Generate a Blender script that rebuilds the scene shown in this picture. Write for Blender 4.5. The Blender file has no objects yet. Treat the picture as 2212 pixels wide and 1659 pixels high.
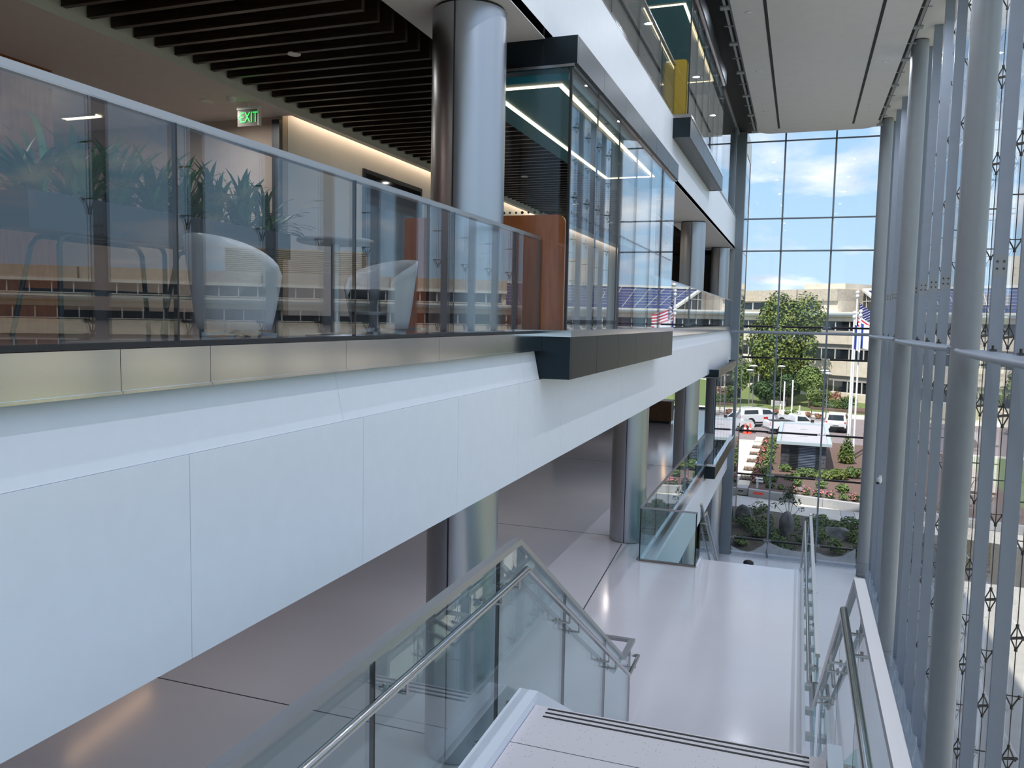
import bpy, bmesh, math, random
from math import sin, cos, pi, radians, sqrt
from mathutils import Vector, Matrix

# ------------------------------------------------------------------ scene, camera, sky, sun, exposure
S = bpy.context.scene
COL = S.collection
ZO = 10.2                      # camera height above the ground floor; geometry below is written relative to the eye

def set_camera():
    roll, pitch, yaw, f = 0.0196, -0.0818, -0.3413, 1745.0
    cy, sy, cp, sp, cr, sr = cos(yaw), sin(yaw), cos(pitch), sin(pitch), cos(roll), sin(roll)
    fwd = Vector((sy*cp, cy*cp, sp)); r0 = Vector((cy, -sy, 0)); u0 = r0.cross(fwd)
    r = cr*r0 + sr*u0; u = -sr*r0 + cr*u0
    cam = bpy.data.cameras.new('camera'); o = bpy.data.objects.new('camera', cam); COL.objects.link(o)
    cam.sensor_width = 36; cam.sensor_fit = 'HORIZONTAL'; cam.lens = f/2212*36; cam.clip_start = .05; cam.clip_end = 2000
    o.matrix_world = Matrix(((r.x, u.x, -fwd.x, 0), (r.y, u.y, -fwd.y, 0), (r.z, u.z, -fwd.z, ZO), (0, 0, 0, 1)))
    S.camera = o
set_camera()

SKY_STRENGTH = 1.0
SUN_STRENGTH = 4.3
def set_world():
    w = bpy.data.worlds.new('sky'); S.world = w; w.use_nodes = True
    n = w.node_tree.nodes; l = w.node_tree.links; n.clear()
    out = n.new('ShaderNodeOutputWorld'); bg = n.new('ShaderNodeBackground'); tc = n.new('ShaderNodeTexCoord')
    sep = n.new('ShaderNodeSeparateXYZ'); l.new(tc.outputs['Generated'], sep.inputs[0])
    ramp = n.new('ShaderNodeValToRGB'); e = ramp.color_ramp.elements
    e[0].position = 0.0; e[0].color = (.45, .61, .75, 1)
    e[1].position = 1.0; e[1].color = (.13, .26, .58, 1)
    m = e.new(.16); m.color = (.35, .54, .76, 1)
    m = e.new(.45); m.color = (.21, .39, .70, 1)
    l.new(sep.outputs['Z'], ramp.inputs[0])
    # clouds on a flat layer: project the direction onto a plane overhead
    mx = n.new('ShaderNodeMath'); mx.operation = 'MAXIMUM'; mx.inputs[1].default_value = 0.0; l.new(sep.outputs['Z'], mx.inputs[0])
    ad = n.new('ShaderNodeMath'); ad.operation = 'ADD'; ad.inputs[1].default_value = .22; l.new(mx.outputs[0], ad.inputs[0])
    dv = n.new('ShaderNodeVectorMath'); dv.operation = 'DIVIDE'
    cmb = n.new('ShaderNodeCombineXYZ'); [l.new(ad.outputs[0], cmb.inputs[i]) for i in range(3)]
    l.new(tc.outputs['Generated'], dv.inputs[0]); l.new(cmb.outputs[0], dv.inputs[1])
    no = n.new('ShaderNodeTexNoise'); no.inputs['Scale'].default_value = 2.6; no.inputs['Detail'].default_value = 9; no.inputs['Roughness'].default_value = .56
    no.inputs['Distortion'].default_value = .25
    l.new(dv.outputs[0], no.inputs['Vector'])
    # cover grows with height above the horizon
    cov = n.new('ShaderNodeMapRange'); cov.inputs[1].default_value = .02; cov.inputs[2].default_value = .34; cov.inputs[3].default_value = -.07; cov.inputs[4].default_value = .10
    l.new(sep.outputs['Z'], cov.inputs[0])
    sm = n.new('ShaderNodeMath'); sm.operation = 'ADD'; l.new(no.outputs[0], sm.inputs[0]); l.new(cov.outputs[0], sm.inputs[1])
    cr = n.new('ShaderNodeValToRGB'); cr.color_ramp.elements[0].position = .47; cr.color_ramp.elements[1].position = .66
    cr.color_ramp.elements[0].color = (0, 0, 0, 1); cr.color_ramp.elements[1].color = (1, 1, 1, 1)
    l.new(sm.outputs[0], cr.inputs[0])
    no2 = n.new('ShaderNodeTexNoise'); no2.inputs['Scale'].default_value = 4.5; no2.inputs['Detail'].default_value = 6; l.new(dv.outputs[0], no2.inputs['Vector'])
    cc = n.new('ShaderNodeValToRGB'); cc.color_ramp.elements[0].position = .35; cc.color_ramp.elements[0].color = (.52, .57, .67, 1)
    cc.color_ramp.elements[1].position = .62; cc.color_ramp.elements[1].color = (.86, .88, .92, 1); l.new(no2.outputs[0], cc.inputs[0])
    mix = n.new('ShaderNodeMix'); mix.data_type = 'RGBA'
    l.new(cr.outputs[0], mix.inputs[0]); l.new(ramp.outputs[0], mix.inputs[6]); l.new(cc.outputs[0], mix.inputs[7])
    l.new(mix.outputs[2], bg.inputs[0]); bg.inputs[1].default_value = SKY_STRENGTH
    l.new(bg.outputs[0], out.inputs[0])
    su = bpy.data.lights.new('sun', 'SUN'); su.energy = SUN_STRENGTH; su.angle = .009; su.color = (1.0, .94, .84)
    so = bpy.data.objects.new('sun', su); COL.objects.link(so)
    d = Vector((.13, .50, -.86)); so.rotation_euler = d.to_track_quat('-Z', 'Y').to_euler(); so.location = (-20, -40, 80)
set_world()
S.view_settings.view_transform = 'Standard'; S.view_settings.look = 'None'; S.view_settings.gamma = 1
S.view_settings.use_curve_mapping = False; S.view_settings.exposure = 0.5
cy_ = S.cycles
cy_.max_bounces = 12; cy_.diffuse_bounces = 6; cy_.glossy_bounces = 4; cy_.transmission_bounces = 4; cy_.transparent_max_bounces = 28
cy_.use_denoising = True; cy_.sample_clamp_indirect = 6; cy_.caustics_reflective = False; cy_.caustics_refractive = False; cy_.blur_glossy = .5

# ------------------------------------------------------------------ materials
MATS = {}
def base(name):
    m = bpy.data.materials.new(name); m.use_nodes = True; MATS[name] = m
    return m, m.node_tree.nodes, m.node_tree.links, m.node_tree.nodes['Principled BSDF']
def mat(name, c, rough=.5, metal=0, spec=.5, coat=0, var=0, scale=8, stretch=None, bump=0, c2=None, detail=4, emit=None):
    m, n, l, p = base(name)
    p.inputs['Base Color'].default_value = (*c, 1); p.inputs['Roughness'].default_value = rough; p.inputs['Metallic'].default_value = metal
    p.inputs['Specular IOR Level'].default_value = spec; p.inputs['Coat Weight'].default_value = coat; p.inputs['Coat Roughness'].default_value = .05
    if var or c2 or bump:
        tc = n.new('ShaderNodeTexCoord'); no = n.new('ShaderNodeTexNoise'); no.inputs['Scale'].default_value = scale; no.inputs['Detail'].default_value = detail
        if stretch:
            mp = n.new('ShaderNodeMapping'); mp.inputs['Scale'].default_value = stretch; l.new(tc.outputs['Object'], mp.inputs[0]); l.new(mp.outputs[0], no.inputs['Vector'])
        else: l.new(tc.outputs['Object'], no.inputs['Vector'])
        r = n.new('ShaderNodeValToRGB'); a = c2 if c2 else tuple(min(1, x*(1+var)) for x in c); b = c if c2 else tuple(x*(1-var) for x in c)
        r.color_ramp.elements[0].position = .35; r.color_ramp.elements[1].position = .65
        r.color_ramp.elements[0].color = (*b, 1); r.color_ramp.elements[1].color = (*a, 1)
        l.new(no.outputs[0], r.inputs[0]); l.new(r.outputs[0], p.inputs['Base Color'])
        if bump:
            bp = n.new('ShaderNodeBump'); bp.inputs['Strength'].default_value = bump; bp.inputs['Distance'].default_value = .02
            l.new(no.outputs[0], bp.inputs['Height']); l.new(bp.outputs[0], p.inputs['Normal'])
    if emit: p.inputs['Emission Color'].default_value = (*c, 1); p.inputs['Emission Strength'].default_value = emit
    return m
def glass(name, tint, f0=.04, wav=0):
    m, n, l, p = base(name); n.remove(p); out = n['Material Output']
    g = n.new('ShaderNodeNewGeometry'); dt = n.new('ShaderNodeVectorMath'); dt.operation = 'DOT_PRODUCT'
    l.new(g.outputs['Incoming'], dt.inputs[0]); l.new(g.outputs['Normal'], dt.inputs[1])
    def M(op, a, b=None):
        x = n.new('ShaderNodeMath'); x.operation = op
        for i, v in enumerate((a, b)):
            if v is None: continue
            if isinstance(v, (int, float)): x.inputs[i].default_value = v
            else: l.new(v, x.inputs[i])
        return x.outputs[0]
    c = M('ABSOLUTE', dt.outputs['Value']); k = M('POWER', M('SUBTRACT', 1, c), 5); fac = M('ADD', M('MULTIPLY', k, 1-f0), f0)
    tr = n.new('ShaderNodeBsdfTransparent'); tr.inputs[0].default_value = (*tint, 1)
    gl = n.new('ShaderNodeBsdfGlossy'); gl.inputs['Roughness'].default_value = 0.0; gl.inputs[0].default_value = (.97, .98, 1, 1)
    if wav:
        tc = n.new('ShaderNodeTexCoord'); no = n.new('ShaderNodeTexNoise'); no.inputs['Scale'].default_value = 1.3; no.inputs['Detail'].default_value = 1
        bp = n.new('ShaderNodeBump'); bp.inputs['Strength'].default_value = wav; bp.inputs['Distance'].default_value = .01
        l.new(tc.outputs['Object'], no.inputs['Vector']); l.new(no.outputs[0], bp.inputs['Height']); l.new(bp.outputs[0], gl.inputs['Normal'])
    mx = n.new('ShaderNodeMixShader'); l.new(fac, mx.inputs[0]); l.new(tr.outputs[0], mx.inputs[1]); l.new(gl.outputs[0], mx.inputs[2]); l.new(mx.outputs[0], out.inputs[0])
    return m
def terrazzo(name, c, rough, speck=.35, scale=60, spec=.5, coat=0.0):
    m, n, l, p = base(name); tc = n.new('ShaderNodeTexCoord')
    v = n.new('ShaderNodeTexVoronoi'); v.inputs['Scale'].default_value = scale; l.new(tc.outputs['Object'], v.inputs['Vector'])
    r = n.new('ShaderNodeValToRGB'); r.color_ramp.elements[0].position = .10; r.color_ramp.elements[1].position = .17
    r.color_ramp.elements[0].color = (1-speck, 1-speck, 1-speck, 1); r.color_ramp.elements[1].color = (1, 1, 1, 1); l.new(v.outputs['Distance'], r.inputs[0])
    no = n.new('ShaderNodeTexNoise'); no.inputs['Scale'].default_value = .6; no.inputs['Detail'].default_value = 5; l.new(tc.outputs['Object'], no.inputs['Vector'])
    r2 = n.new('ShaderNodeValToRGB'); r2.color_ramp.elements[0].color = tuple(x*.9 for x in c)+(1,); r2.color_ramp.elements[1].color = tuple(min(1, x*1.08) for x in c)+(1,); l.new(no.outputs[0], r2.inputs[0])
    mx = n.new('ShaderNodeMix'); mx.data_type = 'RGBA'; mx.blend_type = 'MULTIPLY'; mx.inputs[0].default_value = 1
    l.new(r2.outputs[0], mx.inputs[6]); l.new(r.outputs[0], mx.inputs[7]); l.new(mx.outputs[2], p.inputs['Base Color'])
    p.inputs['Roughness'].default_value = rough; p.inputs['Specular IOR Level'].default_value = spec; p.inputs['Coat Weight'].default_value = coat; p.inputs['Coat Roughness'].default_value = .11
    return m
def brushed(name, c, rough=.3, stretch=(1, 1, 60), amt=.15):
    m, n, l, p = base(name); p.inputs['Base Color'].default_value = (*c, 1); p.inputs['Metallic'].default_value = 1; p.inputs['Roughness'].default_value = rough
    return m
def wood(name, c1, c2, scale=3, rough=.35, stretch=(8, 8, 1)):
    return mat(name, c1, rough, c2=c2, scale=scale, stretch=stretch, detail=8)

WHITE = mat('white_painted_panel', (.80, .83, .90), .42, var=.01)
WHITE2 = mat('white_ceiling_paint', (.80, .80, .80), .8, var=.015, scale=3)
CEILW = mat('grey_white_ceiling_panel', (.74, .73, .74), .8, var=.015, scale=3)
SOFFIT = mat('grey_white_soffit', (.70, .69, .70), .75)
MAUVE = mat('warm_grey_plaster', (.70, .67, .67), .8, var=.02)
TAN = mat('tan_wall_paint', (.50, .42, .36), .7, var=.03)
BLACKP = mat('black_painted_void', (.012, .012, .014), .7)
BLACKM = brushed('black_metal_panel', (.030, .040, .047), .33)
DARKM = mat('dark_grey_metal', (.06, .065, .07), .4, .6)
STEEL = brushed('brushed_stainless', (.44, .44, .45), .36, (3, 3, 3), .04)
STEELV = brushed('stainless_cladding', (.70, .71, .74), .14)
CHROME = brushed('polished_stainless', (.55, .54, .54), .16, (2, 2, 2), .04)
COLM = brushed('satin_aluminium_column', (.45, .47, .51), .33, (1, 1, .3), .03)
PAINTC = mat('grey_painted_steel', (.30, .32, .335), .45, var=.02, scale=4)
FINM = mat('pale_grey_painted_fin', (.28, .315, .375), .4, var=.02, scale=3)
MULL = mat('blue_grey_mullion', (.22, .26, .30), .4, .3)
RODB = mat('black_tension_rod', (.008, .008, .009), .4, .2)
SPID = mat('dark_cast_steel', (.10, .095, .09), .35, .9)
FLOOR1 = terrazzo('polished_terrazzo_floor', (.70, .68, .73), .15, .12, 70, .5, .3)
FLOOR2 = terrazzo('dark_polished_floor', (.30, .28, .28), .12, .15, 70, .5, .3)
FLOOR0 = terrazzo('pale_ground_floor_terrazzo', (.66, .68, .72), .25, .1, 60)
STONE = terrazzo('speckled_precast_tread', (.72, .68, .70), .5, .45, 34, .4)
SEAM = mat('dark_floor_joint', (.035, .035, .04), .6)
BLACKR = mat('black_nosing_strip', (.015, .015, .016), .6)
SLAT = wood('dark_walnut_slat', (.012, .006, .004), (.030, .015, .010), 4, .38, (1, 10, 10))
ORANGE = wood('orange_wood_panel', (.50, .125, .03), (.62, .18, .05), 2.5, .28, (9, 9, 1))
ORANGED = wood('brown_orange_wood_wall', (.22, .075, .03), (.28, .10, .045), 2.5, .4, (9, 9, 1))
MUSTARD = mat('mustard_yellow_panel', (.62, .36, .02), .4, var=.04)
TEAL = mat('dark_teal_ceiling', (.010, .15, .19), .45)
PURPLE = mat('maroon_panel', (.12, .03, .05), .5)
OAK = wood('brown_desk_veneer', (.10, .045, .015), (.16, .075, .03), 3, .35)
WARM = mat('warm_light_strip', (1, .78, .48), .4, emit=3.2)
WARMC = mat('warm_cove_lamp', (1, .78, .55), .4, emit=8)
WARMD = mat('dim_warm_lamp', (1, .62, .32), .4, emit=4)
LAMPW = mat('white_lamp_face', (1, .95, .88), .4, emit=2)
GREENX = mat('green_exit_letter', (.01, .75, .10), .4, emit=.5)
RAILG = glass('railing_glass', (.90, .92, .93), .066)
STAIRG = glass('stair_glass', (.79, .885, .885), .05)
BAYG = glass('bay_glass', (.93, .965, .975), .035, .03)
WALLG = glass('curtain_wall_glass', (.985, .995, .995), .015)
WINGG = mat('reflective_blue_glazing', (.10, .17, .22), .02, .0, 1.0, coat=1)
WINGG2 = glass('wing_glass', (.6, .72, .78), .22)
GEDGE = mat('green_glass_edge', (.02, .10, .09), .15)
PLANTB = mat('black_metal_planter', (.018, .022, .026), .4, .3)
LEAFI = mat('sword_leaf_green', (.018, .085, .012), .4, c2=(.05, .17, .03), scale=6)
CHIP = mat('pale_gravel_mulch', (.35, .31, .27), .9, c2=(.62, .58, .52), scale=40)
SHELL = mat('white_moulded_shell', (.60, .62, .65), .3)
CUSH = mat('charcoal_seat_pad', (.05, .055, .06), .8)
TTOP = mat('grey_laminate_top', (.30, .27, .26), .4)
DGLASS = mat('dark_interior_glazing', (.02, .022, .025), .06, .0, .6)
PLASTIC = None
def plastic():
    m, n, l, p = base('clear_plastic_sheet'); out = n['Material Output']
    tr = n.new('ShaderNodeBsdfTransparent'); tr.inputs[0].default_value = (.93, .96, .99, 1)
    p.inputs['Base Color'].default_value = (.85, .9, .96, 1); p.inputs['Roughness'].default_value = .25
    mx = n.new('ShaderNodeMixShader'); mx.inputs[0].default_value = .27; l.new(tr.outputs[0], mx.inputs[1]); l.new(p.outputs[0], mx.inputs[2]); l.new(mx.outputs[0], out.inputs[0])
    return m
PLASTIC = plastic()
# outdoors
ASPH = mat('worn_asphalt', (.21, .175, .18), .9, var=.12, scale=3)
CONC = mat('pale_concrete_paving', (.58, .55, .50), .85, var=.06, scale=2)
CONCG = mat('grey_concrete', (.36, .36, .37), .85, var=.08, scale=2)
GRASS = mat('mown_lawn', (.085, .125, .035), .95, c2=(.16, .20, .07), scale=5, detail=8)
MULCH = mat('brown_bark_mulch', (.085, .050, .038), .95, c2=(.17, .11, .09), scale=14, detail=8, bump=.6)
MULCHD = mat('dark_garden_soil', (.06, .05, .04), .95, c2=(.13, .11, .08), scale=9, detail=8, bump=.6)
LIME = mat('buff_limestone_panel', (.60, .53, .44), .85, c2=(.68, .61, .51), scale=1.3, detail=6)
LIMEB = mat('rough_buff_stone', (.46, .395, .32), .9, c2=(.56, .49, .41), scale=3, detail=8)
SHADEB = mat('grey_recess_panel', (.33, .31, .30), .8, var=.06)
WINF = mat('pale_window_frame', (.55, .54, .52), .5)
WING_D = mat('dark_office_glass', (.012, .015, .02), .05, 0, .7)
CORN = mat('white_cornice', (.74, .73, .68), .6)
PV = mat('blue_solar_panel', (.035, .05, .16), .25, .1, .6)
LOUV = mat('tan_louvre', (.52, .44, .31), .7)
BARK = mat('tree_bark', (.09, .065, .05), .9, var=.3, scale=6)
def leafm(name, a, b):
    m = mat(name, a, .6, c2=b, scale=.9, detail=3)
    return m
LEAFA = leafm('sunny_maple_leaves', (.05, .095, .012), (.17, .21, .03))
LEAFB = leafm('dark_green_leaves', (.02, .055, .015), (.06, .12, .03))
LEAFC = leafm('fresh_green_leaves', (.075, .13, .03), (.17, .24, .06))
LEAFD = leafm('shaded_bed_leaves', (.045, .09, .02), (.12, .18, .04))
PINK = leafm('pink_flower_petals', (.45, .10, .16), (.62, .26, .28))
RUST = leafm('rusty_red_foliage', (.25, .09, .06), (.36, .20, .12))
ROCK = mat('grey_boulder', (.09, .09, .095), .9, c2=(.22, .22, .23), scale=2, detail=8, bump=.5)
BRICKD = mat('charcoal_block', (.045, .047, .055), .7, var=.2, scale=3)
BRICKD2 = mat('charcoal_block_lighter', (.075, .078, .09), .7, var=.2, scale=3)
LOUVB = mat('blue_grey_louvre', (.20, .25, .37), .4, .4)
ROOFW = mat('white_membrane_roof', (.40, .385, .42), .7, var=.06, scale=1.5)
ROOFE = mat('pale_metal_roof_edge', (.44, .52, .57), .4, .2)
WOODG = mat('weathered_timber_slat', (.28, .20, .15), .8, var=.15)
CARW = mat('white_car_paint', (.72, .74, .78), .25, 0, .5, coat=.6)
CARS = mat('silver_car_paint', (.60, .64, .68), .25, .3, .5, coat=.5)
CARG = mat('dark_car_glass', (.02, .025, .03), .06)
TYRE = mat('black_tyre', (.012, .012, .013), .8)
RIM = mat('alloy_rim', (.45, .45, .47), .3, .9)
REDL = mat('red_tail_lamp', (.55, .02, .02), .3)
AMBER = mat('yellow_strap', (.75, .55, .05), .6)
CONEO = mat('orange_red_cone', (.95, .09, .05), .5)
POLEW = mat('white_flagpole', (.82, .83, .86), .35)
LPOST = mat('grey_lamp_post', (.20, .20, .20), .5, .4)
FLAGW = mat('white_flag_cloth', (.80, .82, .90), .8)
FLAGB = mat('blue_flag_cloth', (.02, .06, .36), .8)
FLAGN = mat('navy_flag_cloth', (.015, .02, .13), .8)
FLAGR = mat('red_flag_cloth', (.55, .02, .04), .8)

# ------------------------------------------------------------------ mesh builder and object helpers
class MB:
    def __init__(s): s.v = []; s.f = []; s.sm = []; s.mi = []; s.m = 0
    def add(s, vs, fs, smooth=False):
        o = len(s.v); s.v += [tuple(p) for p in vs]
        for f in fs: s.f.append(tuple(i+o for i in f)); s.sm.append(smooth); s.mi.append(s.m)
        return s
    def box(s, x0, x1, y0, y1, z0, z1):
        x0, x1 = min(x0, x1), max(x0, x1); y0, y1 = min(y0, y1), max(y0, y1); z0, z1 = min(z0, z1), max(z0, z1)
        return s.add([(x0,y0,z0),(x1,y0,z0),(x1,y1,z0),(x0,y1,z0),(x0,y0,z1),(x1,y0,z1),(x1,y1,z1),(x0,y1,z1)],
                     [(0,3,2,1),(4,5,6,7),(0,1,5,4),(1,2,6,5),(2,3,7,6),(3,0,4,7)])
    def hexa(s, b, t): return s.add(list(b)+list(t), [(0,3,2,1),(4,5,6,7),(0,1,5,4),(1,2,6,5),(2,3,7,6),(3,0,4,7)])
    def beam(s, p, q, w, h, up=(0, 0, 1)):
        p = Vector(p); q = Vector(q); d = (q-p).normalized(); u = Vector(up); sd = d.cross(u)
        if sd.length < 1e-4: sd = d.cross(Vector((1, 0, 0)))
        sd.normalize(); u = sd.cross(d).normalized(); a = sd*(w/2); b = u*(h/2)
        return s.add([p-a-b, p+a-b, p+a+b, p-a+b, q-a-b, q+a-b, q+a+b, q-a+b], [(0,1,2,3),(7,6,5,4),(0,4,5,1),(1,5,6,2),(2,6,7,3),(3,7,4,0)])
    def cyl(s, p, q, r, r2=None, n=12, caps=True, smooth=True):
        p = Vector(p); q = Vector(q); r2 = r if r2 is None else r2; d = (q-p).normalized()
        a = d.orthogonal().normalized() if abs(d.z) < .999 else Vector((1, 0, 0)); b = d.cross(a)
        vs = []
        for c, rr in ((p, r), (q, r2)):
            for i in range(n): t = 2*pi*i/n; vs.append(c+a*(cos(t)*rr)+b*(sin(t)*rr))
        s.add(vs, [(i, (i+1) % n, n+(i+1) % n, n+i) for i in range(n)], smooth)
        if caps:
            s.add(vs[:n], [tuple(range(n-1, -1, -1))]); s.add(vs[n:], [tuple(range(n))])
        return s
    def tube(s, pts, r, n=10):
        pts = [Vector(p) for p in pts]; rings = []; prev = None
        for i, p in enumerate(pts):
            d = (pts[min(i+1, len(pts)-1)]-pts[max(i-1, 0)]).normalized()
            if prev is None: a = d.orthogonal().normalized()
            else: a = (prev-d*prev.dot(d)).normalized()
            prev = a; b = d.cross(a); k = 1.0
            if 0 < i < len(pts)-1:
                h = (pts[i]-pts[i-1]).normalized().dot(d); k = 1/max(h, .5)
            rings += [p+(a*cos(2*pi*j/n)+b*sin(2*pi*j/n))*r*(k if k < 1.3 else 1.15) for j in range(n)]
        m = len(pts)
        s.add(rings, [(i*n+j, i*n+(j+1) % n, (i+1)*n+(j+1) % n, (i+1)*n+j) for i in range(m-1) for j in range(n)], True)
        s.add(rings[:n], [tuple(range(n-1, -1, -1))]); s.add(rings[-n:], [tuple(range(n))]); return s
    def prism(s, poly, ax, a, b):
        def P(u, v, w): return {'x': (w, u, v), 'y': (u, w, v), 'z': (u, v, w)}[ax]
        n = len(poly); vs = [P(u, v, a) for u, v in poly]+[P(u, v, b) for u, v in poly]
        return s.add(vs, [tuple(range(n-1, -1, -1)), tuple(range(n, 2*n))]+[(i, (i+1) % n, n+(i+1) % n, n+i) for i in range(n)])
    def lathe(s, c, prof, n=16, smooth=True):
        vs = [(c[0]+r*cos(2*pi*j/n), c[1]+r*sin(2*pi*j/n), c[2]+z) for r, z in prof for j in range(n)]
        m = len(prof); s.add(vs, [(i*n+j, i*n+(j+1) % n, (i+1)*n+(j+1) % n, (i+1)*n+j) for i in range(m-1) for j in range(n)], smooth)
        if prof[0][0] > .001: s.add(vs[:n], [tuple(range(n-1, -1, -1))])
        if prof[-1][0] > .001: s.add(vs[-n:], [tuple(range(n))])
        return s
    def build(s, name, m, parent=None, org=None, local=False):
        me = bpy.data.meshes.new(name)
        if parent is not None: off = Vector((0, 0, 0)) if local else parent_loc(parent)-Vector((0, 0, ZO))
        elif org is not None: off = Vector(org)
        else:
            xs = [p[0] for p in s.v]; ys = [p[1] for p in s.v]; zs = [p[2] for p in s.v]
            off = Vector(((min(xs)+max(xs))/2, (min(ys)+max(ys))/2, min(zs)))
        me.from_pydata([tuple(Vector(p)-off) for p in s.v], [], s.f); me.validate(clean_customdata=False)
        ms = m if isinstance(m, (list, tuple)) else [m]
        for q in ms: me.materials.append(q)
        bm = bmesh.new(); bm.from_mesh(me)
        if len(bm.faces) == len(s.f):
            for i, fc in enumerate(bm.faces): fc.smooth = s.sm[i]; fc.material_index = s.mi[i]
        bmesh.ops.recalc_face_normals(bm, faces=bm.faces); bm.to_mesh(me); bm.free()
        o = bpy.data.objects.new(name, me); COL.objects.link(o)
        if parent is not None: o.parent = parent
        else: o.location = off+Vector((0, 0, ZO))
        return o
def parent_loc(o):
    v = Vector(o.location)
    while o.parent: o = o.parent; v = v+Vector(o.location)
    return v
def tag(o, label=None, cat=None, group=None, kind=None):
    if label: o['label'] = label
    if cat: o['category'] = cat
    if group: o['group'] = group
    if kind: o['kind'] = kind
    return o
def thing(name, label, cat, loc, group=None, rz=0, kind=None):
    o = bpy.data.objects.new(name, None); COL.objects.link(o); o.location = (loc[0], loc[1], loc[2]+ZO); o.rotation_euler = (0, 0, rz)
    o.empty_display_size = .2
    return tag(o, label, cat, group, kind)
def struct(name, mb, m, parent=None):
    o = mb.build(name, m, parent)
    if parent is None: o['kind'] = 'structure'
    return o
def sroot(name, loc): return thing(name, None, None, loc, kind='structure')
def rep(src, dx=0, dy=0, dz=0, parent=None):
    c = src.copy(); COL.objects.link(c)
    if parent: c.parent = parent
    c.location = Vector(src.location)+Vector((dx, dy, dz)); return c
def copy_tree(o, parent=None):
    c = o.copy(); COL.objects.link(c)
    if parent: c.parent = parent
    for ch in list(o.children): copy_tree(ch, c)
    return c
B = lambda *a: MB().box(*a)
R = random.Random(7)

# ------------------------------------------------------------------ large structure
FX = -2.83                     # balcony face plane
Z2, Z1, Z0 = -0.17, -4.70, -10.2
ZRN = [-10.2, -6.6, -3.0, .6, 4.2, 8.0]
YF = 36.4                      # far glass wall
# level 0 and the level 1 slab
struct('floor', B(-16, 3.46, -12, YF+.05, Z0-.4, Z0), FLOOR0)
f1 = MB(); f1.box(-16, .22, -12, 15.5, Z1-.55, Z1); f1.box(-1.66, .22, 15.5, 16.08, Z1-.55, Z1); f1.box(-16, FX+.03, 15.5, 44.2, Z1-.55, Z1)
fl1 = struct('floor', f1, FLOOR1)
sj = MB()
for y in (-1.2, 7.95, 17.05, 26.1): sj.box(-15, FX-.05 if y > 15.5 else -1.8, y, y+.018, Z1, Z1+.002)
sj.beam((-3.1, 12.1, Z1+.001), (-3.34, 16.5, Z1+.001), .018, .002)
sj.box(-9.1, -9.08, -10, 40, Z1, Z1+.002)
sj.build('floor_joint', SEAM, fl1)
# white slab edge on the open side of level 1
struct('trim_1', MB().box(.22, .26, -12, 16.08, Z1-.62, Z1+.012).box(-1.70, -1.66, 15.5, 16.08, Z1-.62, Z1+.012), WHITE)
lx = MB(); lx.box(FX-.02, FX+.02, 15.53, YF, -5.25, Z1); lx.box(FX-.14, FX+.06, 15.53, YF, -6.40, -5.25)
struct('wall_left', lx, WHITE)
struct('ceiling', B(-16, FX-.1, -12, 44.2, -6.6, -6.42), SOFFIT)
# level 2 slab, its underside and the white fascia with panels
struct('floor', B(-16, FX-.06, -12, YF, Z2-.5, Z2), FLOOR2)
struct('ceiling', B(-16, FX-.15, -12, 44.2, -1.75, -1.62), SOFFIT)
wl = struct('wall_left', B(FX-.2, FX-.06, -12, YF, -1.72, -.3), WHITE)
for i, (a, b) in enumerate([(-12, -.4), (-.4, 1.42), (1.42, 3.17), (3.17, 4.85), (4.85, 6.49), (6.49, 8.11), (8.11, 9.75), (9.75, 13.4), (13.4, 17.0), (17.0, 20.7), (20.7, 24.3), (24.3, 28.0), (28.0, 31.6), (31.6, YF)]):
    p = MB(); p.box(FX-.06, FX+.03, a+.002, b-.002, -1.735, -.70); p.build('panel', WHITE, wl)
for a, b in [(-12, .9), (.9, 4.6), (4.6, 8.3), (8.3, 8.83), (16.6, 20.7), (20.7, 26), (26, 31), (31, YF-.4)]:
    MB().prism([(FX-.06, -.698), (FX+.024, -.698), (FX-.05, -.345), (FX-.06, -.345)], 'y', a+.0015, b-.0015).build('panel', WHITE, wl)
# level 2 ceiling: grey-white soffit by the edge, slatted strip, warm grey plaster beyond
struct('ceiling', MB().box(-4.05, FX, -12, YF, 3.10, 3.22), SOFFIT)
struct('ceiling', MB().box(-16, -6.98, -12, 10.2, 2.86, 3.3).box(-7.10, -6.98, 10.2, 44, 2.86, 3.3).box(-7.25, -7.10, 10.2, 44, 3.22, 3.3), MAUVE)
struct('ceiling', MB().box(-16, -7.9, 10.2, 44, 2.86, 3.0), MAUVE)
sc = struct('ceiling', B(-6.98, -4.05, -12, 44, 3.5, 3.6), BLACKP)
sl0 = MB().box(-6.96, -4.15, -.03, .03, 2.95, 3.25).build('slat', SLAT, sc)
for k in range(-14, 100):
    y = 6.23+.305*k
    if y > YF: break
    if k == -14: sl0.location = (0, y, 0)
    else: rep(sl0, 0, y-(6.23-.305*14), 0)
struct('wall_back', MB().box(-16, -7.25, 10.2, 10.32, Z2, 3.3), TAN)
struct('baseboard_back', B(-16, -7.27, 10.18, 10.2, Z2, Z2+.16), BLACKP)
struct('wall_inner', MB().box(-7.4, -7.25, 10.33, 44, Z2, 3.22), WHITE2)
struct('baseboard_inner', B(-7.25, -7.235, 10.2, 44, Z2, Z2+.14), BLACKP)
struct('wall_orange', B(-8.95, -8.65, -8, 7.55, Z2, 2.86), ORANGED)
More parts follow.
